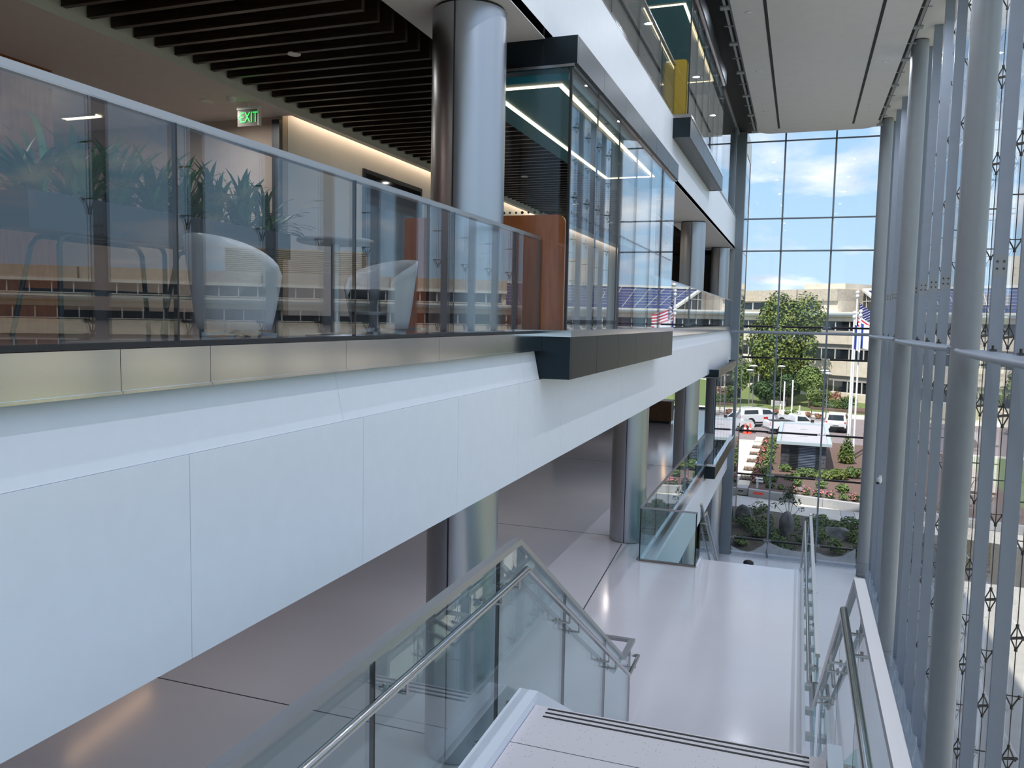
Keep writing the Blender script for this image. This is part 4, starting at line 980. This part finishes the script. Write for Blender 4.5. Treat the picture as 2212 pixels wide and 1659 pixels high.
# ------------------------------------------------------------------ trees, shrubs, flowers, boulders
def leafcloud(mb, blobs, n, s, rng, flat=.0, up=.3):
    tot = sum(b[3]*b[4]*b[5] for b in blobs)
    for (cx, cy, cz, rx, ry, rz) in blobs:
        m = int(n*(rx*ry*rz)/tot)
        for _ in range(m):
            v = Vector((rng.gauss(0, 1), rng.gauss(0, 1), rng.gauss(0, 1))).normalized(); rr = rng.uniform(.45, 1.0)**.5*rng.uniform(.9, 1.06)
            p = Vector((cx+v.x*rx*rr, cy+v.y*ry*rr, cz+v.z*rz*rr))
            d = (v+Vector((rng.uniform(-.7, .7), rng.uniform(-.7, .7), rng.uniform(-.4, .8)+up))).normalized()
            a = d.orthogonal().normalized(); b = d.cross(a); t = rng.uniform(0, 6.28); a, b = a*cos(t)+b*sin(t), b*cos(t)-a*sin(t)
            k = s*rng.uniform(.6, 1.25)
            mb.add([p-a*k*.5, p+b*k*.32+d*k*.1, p+a*k*.55-d*k*.08, p-b*k*.32+d*k*.1], [(0, 1, 2, 3)])
def tree(lab, x, y, zb, trunk_h, tr, blobs, n, s, m, seed, name='broadleaf_tree'):
    rng = random.Random(seed); t = thing(name, lab, 'tree', (x, y, zb))
    q = MB(); q.cyl((x, y, zb), (x, y, zb+trunk_h), tr, tr*.6, n=10)
    for k in range(5):
        a = rng.uniform(0, 6.28); q.cyl((x, y, zb+trunk_h*.7), (x+cos(a)*tr*7, y+sin(a)*tr*7, zb+trunk_h*1.5), tr*.4, tr*.12, n=6)
    q.build('trunk', BARK, t)
    c = MB(); leafcloud(c, blobs, n, s, rng); c.build('crown', m, t)
    return t
def bl(cx, cy, cz, rx, ry, rz, k, seed, sub=.42):
    rng = random.Random(seed); out = [(cx, cy, cz, rx*.8, ry*.8, rz*.85)]
    for _ in range(k):
        v = Vector((rng.gauss(0, 1), rng.gauss(0, 1), rng.gauss(0, .9))).normalized()
        f = rng.uniform(.65, .95); q = rng.uniform(.75, 1.2)*sub
        out.append((cx+v.x*rx*f*.8, cy+v.y*ry*f*.8, cz+v.z*rz*f*.85, rx*q, ry*q, rz*q*.8))
    return out
tree('large sunlit broadleaf tree with rounded crown before the office building', -1.9, 107, ZG+.4, 4, .35, bl(-2.1, 106, -2.2, 4.3, 3.8, 6.6, 26, 3, .36)+[(.6, 106, 1.0, 2.4, 2.2, 2.8)], 11000, .46, LEAFA, 1)
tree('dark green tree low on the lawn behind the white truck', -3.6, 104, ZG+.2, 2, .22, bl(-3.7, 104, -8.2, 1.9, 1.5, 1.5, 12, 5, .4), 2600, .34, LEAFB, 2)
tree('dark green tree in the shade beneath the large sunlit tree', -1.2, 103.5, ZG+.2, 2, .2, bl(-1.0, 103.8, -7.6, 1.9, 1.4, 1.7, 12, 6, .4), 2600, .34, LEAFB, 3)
tree('smaller bright green tree at the right foot of the large tree', 1.3, 102.6, ZG+.15, 2.2, .12, bl(1.3, 102.8, -6.6, 1.9, 1.5, 1.9, 14, 7, .4), 3000, .32, LEAFC, 4)
tree('thin young roadside tree above the hut roof', 1.55, 96, ZG, 2.6, .05, bl(1.55, 96, -7.9, .85, .8, 1.0, 8, 8, .4), 700, .24, LEAFC, 5)
tree('leafy tree at the left edge of the lawn by the dark corner pillar', -7.5, 103, ZG+.2, 2.4, .2, bl(-7.3, 103, -6.2, 2.2, 1.8, 2.8, 14, 9, .4), 3200, .36, LEAFC, 6)
tree('broad tree standing right of the flagpoles near the road', 22, 88, ZG, 3, .3, bl(22, 88, -4.5, 4, 4, 4.2, 16, 10, .4), 3600, .5, LEAFA, 7)
tree('rounded tree beside the side road far to the right', 17.5, 62, ZG, 3, .25, bl(17.5, 62, -5.5, 3, 3, 3.4, 14, 11, .4), 3000, .45, LEAFC, 8)
tree('green tree beside the side road near the tall glass wall', 18.5, 44, ZG, 2.4, .2, bl(18.5, 44, -6.2, 2.6, 2.6, 3, 12, 12, .4), 2600, .42, LEAFB, 9)

def shrub(lab, x, y, z, rx, rz, n, s, m, seed, flowers=None, name='garden_shrub', cat='shrub', group=None, stem=True):
    rng = random.Random(seed*31+5); t = thing(name, lab, cat, (x, y, z), group)
    c = MB(); leafcloud(c, bl(x, y, z+rz*.9, rx, rx, rz, 5, seed, .5), n, s, rng, up=.6); c.build('foliage', m, t)
    q = MB()
    for k in range(3): q.cyl((x, y, z-.02), (x+rng.uniform(-.5, .5)*rx, y+rng.uniform(-.5, .5)*rx, z+rz), .015, .008, n=5)
    q.build('stems', BARK, t)
    if flowers:
        f = MB(); leafcloud(f, [(x, y, z+rz*1.15, rx*1.02, rx*1.02, rz*.95)], max(12, n//4), s*1.1, rng, up=1); f.build('flowers', flowers, t)
ZB = ZG+.38
ord_ = ['nearest the garden wall', 'second from the garden wall', 'third from the garden wall', 'fourth from the garden wall', 'fifth from the garden wall', 'sixth from the garden wall', 'seventh from the garden wall', 'nearest the road']
for k in range(8):
    y = 51.6+2.55*k
    shrub('pink and rust flowering clump beside the slatted grates, '+ord_[k], -2.28, y, ZB, .30, .30, 190, .15, RUST if k % 2 else LEAFD, 40+k, PINK if k % 2 == 0 else RUST, 'flower_clump', 'flowers', 'flower row by the walkway')
    shrub('bright green low hedge plant right of the flower row, '+ord_[k], -1.72, y+.3, ZB, .46, .36, 260, .17, LEAFC, 60+k, None, 'hedge_plant', 'shrub', 'green hedge row by the walkway')
bed = [(-.55, 56.6, .42, .45, LEAFC, 'round green shrub at the left foot of the charcoal hut'), (.25, 51.6, .34, .45, LEAFC, 'bright green shrub in front of the hut by the flat stone'), (.05, 53.6, .40, .5, LEAFC, 'yellow-green shrub just before the hut louvres'),
       (.75, 55.2, .75, .55, LEAFD, 'pale wide shrub before the centre of the hut louvres'), (1.6, 51.8, .36, .45, LEAFC, 'bright green shrub right of the flat stone'), (2.75, 51.0, .42, .48, LEAFC, 'rounded green shrub near the wall, right of the others'),
       (1.75, 54.9, .75, .55, LEAFA, 'broad leafy shrub before the right side of the hut'), (2.75, 55.3, .8, .6, LEAFA, 'large loose shrub below the conical evergreen'), (3.6, 56.2, .7, .6, LEAFD, 'large loose shrub at the foot of the flagpoles'),
       (-1.2, 52.6, .28, .3, LEAFD, 'small green plant in mulch left of the path stones'), (-.7, 50.4, .26, .28, LEAFC, 'small green plant behind the wall near its left end'), (-1.35, 50.5, .3, .3, LEAFD, 'small green plant beside the white path light'),
       (-.35, 53.8, .26, .3, LEAFC, 'tiny green plant alone in the mulch'), (4.6, 52.4, .5, .5, LEAFA, 'green shrub in the bed beyond the corner column'), (5.4, 58, .6, .6, LEAFC, 'green shrub beneath the red roses')]
for i, (x, y, r, h, m, l) in enumerate(bed): shrub(l, x, y, ZB, r*.9, h*.62, int(420*r/.4), .16, m, 80+i)
for i, (x, l) in enumerate(((.0, 'pink flowering clump behind the wall, first from the flat stone'), (.7, 'pink flowering clump behind the wall, second from the flat stone'), (1.35, 'pink flowering clump behind the wall, third from the flat stone'), (2.0, 'grassy pink clump behind the wall, fourth from the flat stone'), (2.65, 'grassy green clump behind the wall, fifth from the flat stone'), (3.3, 'pale pink clump behind the wall by the corner column'))):
    shrub(l, x, L2(x)+.85+.2*(i % 2), ZB, .30, .24, 170, .13, LEAFD, 110+i, PINK if i != 4 else None, 'flower_clump', 'flowers', 'flowers behind the garden wall')
shrub('red rose bush past the corner column', 5.1, 60.2, ZB, .35, .55, 240, .16, LEAFB, 130, FLAGR, 'rose_bush')
for i, (x, y, l) in enumerate(((-3.9, 95.6, 'rust red shrub at the road edge left of the white truck'), (-3.0, 95.5, 'rust red shrub at the road edge behind the white truck cab'), (-2.2, 95.6, 'rust red shrub at the road edge beside the white posts'), (-1.0, 95.7, 'pale green shrub at the road edge between bollards'), (-.2, 95.6, 'pale green shrub at the road edge near the lone bollard'), (1.2, 94.6, 'rust green shrub behind the white car roof'), (2.2, 93.5, 'rust green shrub beside the road lamps'))):
    shrub(l, x, y, ZG, .42, .35, 200, .2, RUST if i < 3 or i > 4 else LEAFC, 140+i)
for i in range(12):
    x = 2.2+(i % 4)*1.05; y = 102.5+(i//4)*1.6-.3*(i % 4)
    shrub('mounded hedge shrub on the far slope, %s row, %s from the left' % (['front', 'middle', 'back'][i//4], ['first', 'second', 'third', 'fourth'][i % 4]), x, y, ZG+.35+.12*(i//4), .62, .4, 240, .22, LEAFB if i % 2 else LEAFD, 160+i, None, 'hedge_shrub', 'shrub', 'mounded hedge shrubs on the far slope')
poly_slab('planting_bed', [(1.5, 101.6), (9, 99.5), (9, 103.5), (1.5, 107.5)], ZG, ZG+.42, MULCH, 'mulched slope of clipped shrubs below the office building', 'garden bed')
for i, (x, y, r, h, m) in enumerate(((1.9, 108, .9, .9, LEAFB), (3.2, 107.6, .9, 1.0, LEAFA), (4.4, 106.8, .9, .8, RUST), (5.9, 105.6, .8, .7, LEAFA))):
    shrub(['dark tall bush on the far slope left of the others', 'yellow-green tall bush on the far slope', 'russet tall bush on the far slope beside the flagpoles', 'olive bush on the far slope right of the flagpoles'][i], x, y, ZG+.5, r, h, 500, .26, m, 190+i)
t = thing('conical_evergreen', 'narrow conical evergreen between the hut and the flagpoles', 'tree', (3.5, 62, ZB))
q = MB(); leafcloud(q, [(3.5, 62, ZB+.5, .62, .62, .6), (3.5, 62, ZB+1.0, .48, .48, .55), (3.5, 62, ZB+1.5, .3, .3, .5), (3.5, 62, ZB+1.85, .14, .14, .35)], 1700, .16, random.Random(9), up=.8); q.build('foliage', LEAFA, t)
MB().cyl((3.5, 62, ZB), (3.5, 62, ZB+1.6), .05, .02, n=8).build('trunk', BARK, t)
# shaded bed close to the glass
names = ['at the foot of the glass, far left', 'left of the pointed boulder', 'between the two left mullions', 'behind the pointed boulder', 'before the pointed boulder', 'by the lower stair rail', 'right of the lower stair rail', 'left of the pale low boulder', 'behind the pale low boulder', 'right of the pale low boulder', 'by the corner column', 'along the path edge, left', 'along the path edge, centre', 'along the path edge, right', 'beside the leaning boulder', 'before the leaning boulder', 'in the middle of the shaded bed', 'close under the glass, centre', 'close under the glass, right', 'close under the glass beside the corner column']
pos = [(-2.2, 38.2), (-1.6, 40.0), (-1.3, 41.8), (.1, 42.2), (-.5, 38.6), (.6, 39.6), (1.3, 40.2), (1.2, 42.6), (2.0, 43.2), (2.9, 41.0), (3.1, 42.8), (-1.7, 44.6), (1.5, 44.0), (2.7, 43.9), (-2.15, 41.6), (-1.9, 41.0), (-.8, 40.4), (-.2, 37.4), (1.9, 38.6), (2.9, 38.2)]
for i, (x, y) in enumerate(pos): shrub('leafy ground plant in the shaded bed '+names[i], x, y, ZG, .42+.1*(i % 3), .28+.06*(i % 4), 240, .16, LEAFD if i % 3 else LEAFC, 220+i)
t = thing('slender_sapling', 'slender sapling with sparse leaves rising from the shaded bed', 'tree', (-.15, 43.6, ZG))
q = MB()
for k, (dx, dz) in enumerate(((0, 1.9), (-.35, 1.5), (.3, 1.55), (-.75, .95), (.55, .8))): q.tube([(-.15, 43.6, ZG), (-.15+dx*.4, 43.6, ZG+dz*.5), (-.15+dx, 43.6+.1*(k-2), ZG+dz)], .012, 6)
q.build('stems', BARK, t)
q = MB(); leafcloud(q, [(-.15, 43.6, ZG+1.55, .38, .35, .42), (-.5, 43.6, ZG+1.1, .25, .25, .2), (.2, 43.6, ZG+1.15, .25, .25, .25), (-.9, 43.6, ZG+.85, .25, .2, .15), (.42, 43.6, ZG+.75, .2, .2, .12)], 300, .12, random.Random(4)); q.build('foliage', LEAFB, t)
def boulder(lab, x, y, z, rx, ry, rz, seed):
    bm = bmesh.new(); bmesh.ops.create_icosphere(bm, subdivisions=3, radius=1); rng = random.Random(seed)
    dirs = [(Vector((rng.gauss(0, 1), rng.gauss(0, 1), rng.gauss(0, 1))).normalized(), rng.uniform(.62, .9)) for _ in range(12)]
    for v in bm.verts:
        p = v.co.copy()
        for d, k in dirs:
            e = p.dot(d)-k
            if e > 0: p -= d*e
        v.co = (p.x*rx, p.y*ry, (p.z+.55)*rz)
    me = bpy.data.meshes.new('boulder'); bm.to_mesh(me); bm.free(); me.materials.append(ROCK)
    o = bpy.data.objects.new('boulder', me); COL.objects.link(o); o.location = (x, y, z+ZO); tag(o, lab, 'boulder')
boulder('pale leaning boulder in the shaded bed near the dark corner pillar', -2.35, 43.2, ZG, .45, .4, .55, 1)
boulder('pointed dark boulder standing in the shaded bed by the lower stair rail', -.2, 40.4, ZG, .4, .35, .85, 2)
boulder('pale low boulder in the shaded bed near the corner column', 2.1, 41.4, ZG, .75, .5, .38, 3)
boulder('flat pinkish stone behind the garden wall among the flowers', .35, 50.4, ZB, .6, .35, .16, 4)

# ------------------------------------------------------------------ interior furniture and fittings
def leaf_mesh():
    n = 7; vs = []; fs = []
    for i in range(n+1):
        t = i/n; w = .021*(1-t)**.6*(.55+1.1*min(t*3, 1))*(1 if t < 1 else 0)+.0006; x = .40*t**1.5*.75; z = .52*t-.12*t*t*t
        vs += [(x+.006, -w, z), (x, 0, z-.006), (x+.006, w, z)]
    for i in range(n):
        a = 3*i; fs += [(a, a+1, a+4, a+3), (a+1, a+2, a+5, a+4)]
    me = bpy.data.meshes.new('leaf'); me.from_pydata(vs, [], fs); me.materials.append(LEAFI)
    for p in me.polygons: p.use_smooth = True
    return me
LM = leaf_mesh()
def planter(lab, x0, x1, y0, y1, z0, z1, legs):
    t = thing('planter', lab, 'planter', ((x0+x1)/2, (y0+y1)/2, Z2), 'black planters along the balcony')
    q = MB(); w = .012
    q.box(x0, x1, y0, y1, z0, z0+w).box(x0, x0+w, y0, y1, z0+w, z1).box(x1-w, x1, y0, y1, z0+w, z1).box(x0+w, x1-w, y0, y0+w, z0+w, z1).box(x0+w, x1-w, y1-w, y1, z0+w, z1)
    q.build('box', PLANTB, t)
    ch = MB(); rng = random.Random(int(y0*100))
    for _ in range(500):
        p = Vector((rng.uniform(x0+.02, x1-.02), rng.uniform(y0+.02, y1-.02), z1-.03+rng.uniform(-.01, .03))); a = Vector((rng.gauss(0, 1), rng.gauss(0, 1), rng.gauss(0, .4))).normalized()*.022; b = a.orthogonal().normalized()*.010
        ch.add([p-a-b, p+a-b, p+a+b, p-a+b], [(0, 1, 2, 3)])
    ch.box(x0+w, x1-w, y0+w, y1-w, z1-.06, z1-.03); ch.build('mulch', CHIP, t)['kind'] = 'stuff'
    for sx, xx in ((-1, x0+.03), (1, x1-.03)):
        s = .12 if sx < 0 else .0
        ya, yb = legs; zt = z0-.02; r = .06
        pts = [(xx-.05*(sx < 0), ya-s, Z2), (xx, ya-s*.1, zt-r), (xx, ya+.018, zt-.018), (xx, ya+r, zt), (xx, yb-r, zt), (xx, yb-.018, zt-.018), (xx, yb+s*.1, zt-r), (xx-.05*(sx < 0), yb+s, Z2)]
        MB().tube(pts, .016, 10).build('leg_frame', PLANTB, t)
        MB().beam((xx, ya-s*.6, .11), (xx, yb+s*.6, .11), .02, .035).build('stretcher', PLANTB, t)
    MB().beam((x0+.03, legs[0]-.06, .11), (x1-.03, legs[0], .11), .02, .03).beam((x0+.03, legs[1]+.06, .11), (x1-.03, legs[1], .11), .02, .03).build('cross_bar', PLANTB, t)
    return t
planter('black metal planter on tube legs behind the railing, nearer of the two', -4.58, -4.30, 3.57, 4.86, .475, .70, (3.80, 4.68))
planter('black metal planter on tube legs behind the railing, the one closer to the round table', -4.58, -4.30, 4.90, 6.16, .475, .70, (5.05, 6.0))
pn = ['first', 'second', 'third', 'fourth', 'fifth', 'sixth', 'seventh', 'eighth']
for k in range(8):
    y = 3.72+.325*k; rng = random.Random(300+k)
    t = thing('spiky_plant', 'sword-leaved green plant in the black planters, %s from the left end' % pn[k], 'plant', (-4.44, y, .66), 'sword-leaved plants in the black planters')
    for j in range(46):
        o = bpy.data.objects.new('leaf', LM); COL.objects.link(o); o.parent = t
        a = rng.uniform(0, 6.28); tilt = rng.uniform(-.55, .75); s = rng.uniform(.65, 1.12)
        if k == 7 and rng.random() < .5: a = rng.uniform(1.0, 2.1); tilt = rng.uniform(.3, 1.0)
        if k == 0 and rng.random() < .5: a = rng.uniform(-2.4, -1.0); tilt = rng.uniform(.1, .9)
        o.location = (rng.uniform(-.05, .05), rng.uniform(-.07, .07), 0); o.rotation_euler = (0, tilt, a); o.scale = (s, s, s)
t = thing('round_table', 'small round grey-topped table on a round steel pedestal by the railing', 'table', (-3.44, 5.52, Z2))
MB().lathe((-3.44, 5.52, .545), [(.27, 0), (.295, .012), (.295, .03), (.29, .034)], 40).build('tabletop', TTOP, t)
MB().cyl((-3.44, 5.52, Z2+.02), (-3.44, 5.52, .545), .036, n=20).build('pedestal', STEEL, t)
MB().lathe((-3.44, 5.52, Z2), [(.23, 0), (.23, .012), (.04, .03)], 32).build('base', STEEL, t)
def tub_chair(lab, x, y, rz):
    t = thing('tub_chair', lab, 'chair', (x, y, Z2), 'white moulded tub chairs by the table', rz=rz)
    n, m = 28, 8; vs = []; span = radians(118)
    for th in (0, .022):
        for j in range(m+1):
            v = j/m
            for i in range(n+1):
                u = -1+2*i/n; a = u*span; r = .255+.085*v**.8-th; top = .42+.26*(cos(u*pi/2)**.6 if abs(u) < 1 else 0)
                z = .055+(top-.055)*v; vs.append((-r*cos(a)*(1.0), r*sin(a), z))
    W = n+1; H = (m+1)*W; fs = []
    for j in range(m):
        for i in range(n):
            a = j*W+i; fs.append((a, a+1, a+W+1, a+W)); fs.append((H+a, H+a+W, H+a+W+1, H+a+1))
    for i in range(n): fs.append((m*W+i, m*W+i+1, H+m*W+i+1, H+m*W+i)); fs.append((i, H+i, H+i+1, i+1))
    for j in range(m): fs.append((j*W, (j+1)*W, H+(j+1)*W, H+j*W)); fs.append((j*W+n, H+j*W+n, H+(j+1)*W+n, (j+1)*W+n))
    MB().add(vs, fs, True).build('shell', SHELL, t, local=True)
    MB().lathe((.02, 0, .17), [(.05, .0), (.23, .0), (.25, .03)], 28).build('seat_pan', SHELL, t, local=True)
    MB().lathe((.02, 0, .36), [(.0, -.06), (.245, -.06), (.26, -.02), (.24, .03), (.0, .04)], 28).build('seat_pad', CUSH, t, local=True)
    MB().cyl((.02, 0, .03), (.02, 0, .31), .03, n=12).build('post', STEEL, t, local=True)
    for k in range(4):
        a = pi/4+k*pi/2; MB().beam((.02, 0, .045), (.02+.25*cos(a), .25*sin(a), .014), .035, .028).build('foot', STEEL, t, local=True)
tub_chair('white moulded tub chair standing before the planters left of the round table', -3.66, 4.62, radians(70))
tub_chair('white moulded tub chair right of the round table beside the big column', -3.55, 6.42, radians(-110))

def exit_sign():
    t = thing('exit_sign', 'green lettered EXIT sign with arrow hanging from the warm grey ceiling', 'sign', (-6.99-.28, 9.45, 2.5))
    cx, cy, cz = -7.27, 9.45, 2.66
    MB().box(cx-.17, cx+.17, cy-.012, cy+.012, cz-.11, cz+.11).build('panel', GEDGE and mat('clear_sign_panel', (.16, .15, .14), .3), t)
    MB().box(cx-.17, cx+.17, cy-.03, cy+.03, cz+.11, cz+.15).box(cx+.17, cx+.19, cy-.03, cy+.03, cz-.11, cz+.15).build('housing', WHITE2, t)
    MB().cyl((cx, cy, cz+.15), (cx, cy, 2.86), .012, n=8).build('stem', WHITE2, t)
    for txt, dx, sz in (('EXIT', .02, .2), ('<', -.135, .15)):
        cu = bpy.data.curves.new('lettering', 'FONT'); cu.body = txt; cu.size = sz; cu.align_x = 'CENTER'; cu.align_y = 'CENTER'; cu.extrude = .002; cu.offset = .001
        cu.materials.append(GREENX); tmp = bpy.data.objects.new('tmp', cu); COL.objects.link(tmp); bpy.context.view_layer.update(); me = bpy.data.meshes.new_from_object(tmp.evaluated_get(bpy.context.evaluated_depsgraph_get())); bpy.data.objects.remove(tmp)
        o = bpy.data.objects.new('lettering', me); COL.objects.link(o); o.parent = t
        o.rotation_euler = (pi/2, 0, 0); o.location = Vector((cx+dx, cy-.016, cz))-parent_loc(t)+Vector((0, 0, ZO)); o.scale = (.72 if txt == 'EXIT' else .7, 1, 1)
exit_sign()
def lamp_light(t, kind, loc, power, color, size=.2, spot=2.4, rot=(0, 0, 0)):
    L = bpy.data.lights.new('lamp', kind); L.energy = power; L.color = color
    if kind == 'SPOT': L.spot_size = spot; L.spot_blend = .8; L.shadow_soft_size = size
    elif kind == 'AREA': L.shape = 'DISK'; L.size = size; L.spread = radians(170)
    o = bpy.data.objects.new('lamp', L); COL.objects.link(o); o.parent = t; o.location = Vector(loc)-parent_loc(t)+Vector((0, 0, ZO)); o.rotation_euler = rot
def downlight(lab, x, y, z, power, color, group=None, r=.07):
    t = thing('downlight', lab, 'ceiling light', (x, y, z), group)
    MB().lathe((x, y, z-.012), [(r, .0), (r+.025, .0), (r+.028, .012), (r, .012)], 20).build('trim_ring', WHITE2, t)
    MB().cyl((x, y, z-.004), (x, y, z+.0), r, n=20).build('lens', LAMPW, t)
    if power: lamp_light(t, 'AREA', (x, y, z-.02), power, color, r*2)
NEUT = (.84, .89, 1.0); WRM = (1, .92, .85)
ORD = ['first', 'second', 'third', 'fourth', 'fifth', 'sixth', 'seventh']
for x, nm in ((-1.58, 'left'), (1.98, 'right')):
    for k, y in enumerate((31.5, 26.5, 21.5, 16.5, 11.5, 6.5, 1.5)):
        downlight('small downlight outside the %s slot of the atrium ceiling, %s from the far glass' % (nm, ORD[k]), x, y, 7.68, 42 if x < 0 else 62, NEUT, 'atrium ceiling downlights')
for k, (x, y) in enumerate(((-7.75, 9.2), (-9.6, 7.0), (-8.6, 4.5), (-10.5, 3.0), (-8.6, .5))):  # first is in view, the other four are added to brighten this level
    downlight(['small downlight in warm grey ceiling near the exit sign', 'unseen added downlight deeper in the warm grey ceiling', 'unseen added downlight in warm grey ceiling above the planters', 'unseen added downlight in warm grey ceiling far behind the planters', 'unseen added downlight in warm grey ceiling at the near end'][k], x, y, 2.86, 15, WRM)
for k in range(7): downlight('small downlight among the dark walnut slats, %s from the camera' % ORD[k], -5.6, 4.0+4.1*k, 2.96, 5, WRM, 'downlights among the slats', .05)
t = thing('linear_light', 'short warm linear lamp seen through the railing above the plants', 'ceiling light', (-10.2, 9.4, 2.84))
MB().box(-10.55, -9.9, 9.34, 9.46, 2.835, 2.86).build('diffuser', WARM, t); MB().box(-10.58, -9.87, 9.31, 9.34, 2.83, 2.86).box(-10.58, -9.87, 9.46, 9.49, 2.83, 2.86).build('frame', WHITE2, t)
t = thing('cove_light', 'long warm cove lamp washing the top of the inner wall', 'ceiling light', (-7.18, 20, 3.18))
MB().box(-7.21, -7.14, 10.35, 34, 3.17, 3.2).build('lamp', WARMC, t); MB().box(-7.23, -7.12, 10.34, 34.02, 3.2, 3.22).build('housing', WHITE2, t)
t = thing('smoke_detector', 'small white smoke detector on the warm grey ceiling above the exit sign', 'detector', (-7.15, 9.3, 2.82))
MB().lathe((-7.3, 9.15, 2.80), [(.03, 0), (.055, .02), (.06, .06)], 20).build('body', WHITE2, t)
for k, (x, y) in enumerate(((-4.6, 3.2), (-4.6, 11.8), (-6.6, 8), (-4.6, 21), (-6.6, 17), (-6.0, 30), (-5.0, -1.0))):
    downlight('warm downlight in the ceiling under the balcony, %s' % ['near the stair', 'beside the second column', 'behind the first column', 'beside the lower bay', 'between the middle columns', 'above the reception desk', 'nearest the camera'][k], x, y, -1.755, 7, WRM, 'downlights over the polished floor')
for a, b, l in (((-11.4, 9.9), (-11.9, 12.3), 'warm linear ceiling lamp under the balcony left of the first column'), ((-5.9, 38.8), (-6.6, 42.8), 'long warm linear ceiling lamp under the balcony before the reception desk')):
    t = thing('linear_light', l, 'ceiling light', (a[0], a[1], -1.80)); MB().beam((a[0], a[1], -1.78), (b[0], b[1], -1.78), .09, .03).build('diffuser', WARMD, t); MB().beam((a[0], a[1], -1.758), (b[0], b[1], -1.758), .12, .014).build('housing', WHITE2, t)
t = thing('security_camera', 'small white dome security camera on the steel fin near the corner column', 'camera', (2.95, 31.9, -5.75))
yk = 15.6+1.82*9-.04
MB().box(2.93, 3.02, yk-.10, yk, -5.62, -5.46).build('mount', WHITE2, t); MB().lathe((2.93, yk-.18, -5.74), [(.0, 0), (.07, .03), (.09, .1), (.09, .2), (.05, .24)], 18).build('body', WHITE2, t); MB().lathe((2.88, yk-.24, -5.76), [(.0, 0), (.05, .02), (.07, .07), (.0, .09)], 14).build('lens_dome', BLACKR, t)
t = thing('reception_desk', 'brown wood reception desk on the polished floor behind the columns', 'desk', (-6.3, 37.4, Z1))
MB().box(-7.2, -5.4, 37.0, 37.8, Z1+.1, Z1+1.0).build('front', OAK, t); MB().box(-7.1, -5.5, 37.05, 37.75, Z1, Z1+.1).build('plinth', BLACKR, t); MB().box(-7.25, -5.35, 36.95, 37.85, Z1+1.0, Z1+1.05).build('counter', TTOP, t)
MB().box(-6.6, -6.0, 37.4, 37.45, Z1+1.1, Z1+1.45).build('monitor', DGLASS, t)
t = thing('waste_bin', 'small round-topped black bin on the pale ground floor near the far glass', 'bin', (-1.62, 34.6, Z0))
MB().cyl((-1.62, 34.6, Z0), (-1.62, 34.6, Z0+.16), .2, .21, n=24).build('body', BLACKR, t); MB().lathe((-1.62, 34.6, Z0+.16), [(.21, 0), (.2, .05), (.12, .10), (0, .12)], 24).build('lid', BLACKR, t)
# clear protective sheets at the foot of the glass
def sheet(lab, pts, nv, seed, amp=.03):
    rng = random.Random(seed); vs = []; fs = []; nu = len(pts)
    for j in range(nv+1):
        for (b, tp) in pts:
            p = Vector(b).lerp(Vector(tp), j/nv); vs.append(p+Vector((rng.uniform(-amp, amp), rng.uniform(-amp, amp), rng.uniform(-amp, amp)*.6)))
    for j in range(nv):
        for i in range(nu-1): fs.append((j*nu+i, j*nu+i+1, (j+1)*nu+i+1, (j+1)*nu+i))
    q = MB().add(vs, fs, True); o = q.build('plastic_sheet', PLASTIC); m = o.modifiers.new('thick', 'SOLIDIFY'); m.thickness = .004
    tag(o, lab, 'plastic sheet')
def swag(x0, x1, h0, h1, sag, n=16):
    out = []
    for i in range(n+1):
        t = i/n; x = x0+(x1-x0)*t; h = h0+(h1-h0)*t-sag*sin(pi*t); out.append(((x, YF-.42, Z0+.015), (x, YF-.27, Z0+.12+h)))
    return out
sheet('clear plastic sheet draped low along the far glass left of the left mullion', swag(-2.45, -.98, .30, .62, .34), 5, 1)
sheet('clear plastic sheet draped low along the far glass between its two mullions', swag(-.92, .98, .62, .42, .16), 5, 2)
sheet('clear plastic sheet draped low along the far glass beside the corner column', swag(1.04, 2.6, .42, .75, .30), 5, 3)
for y0, y1, l in ((10, 16.1, 'crumpled white plastic strip along the fin bases near the nearest column'), (16.8, 25.55, 'crumpled white plastic strip along the fin bases between two columns'), (26.25, 34.8, 'crumpled white plastic strip along the fin bases toward the far corner')):
    n = int((y1-y0)*5); sheet(l, [((2.84+.03*sin(i*1.7), y0+(y1-y0)*i/n, Z0+.05), (2.95, y0+(y1-y0)*i/n, Z0+.62+.08*sin(i*.9))) for i in range(n+1)], 5, int(y0), .035)
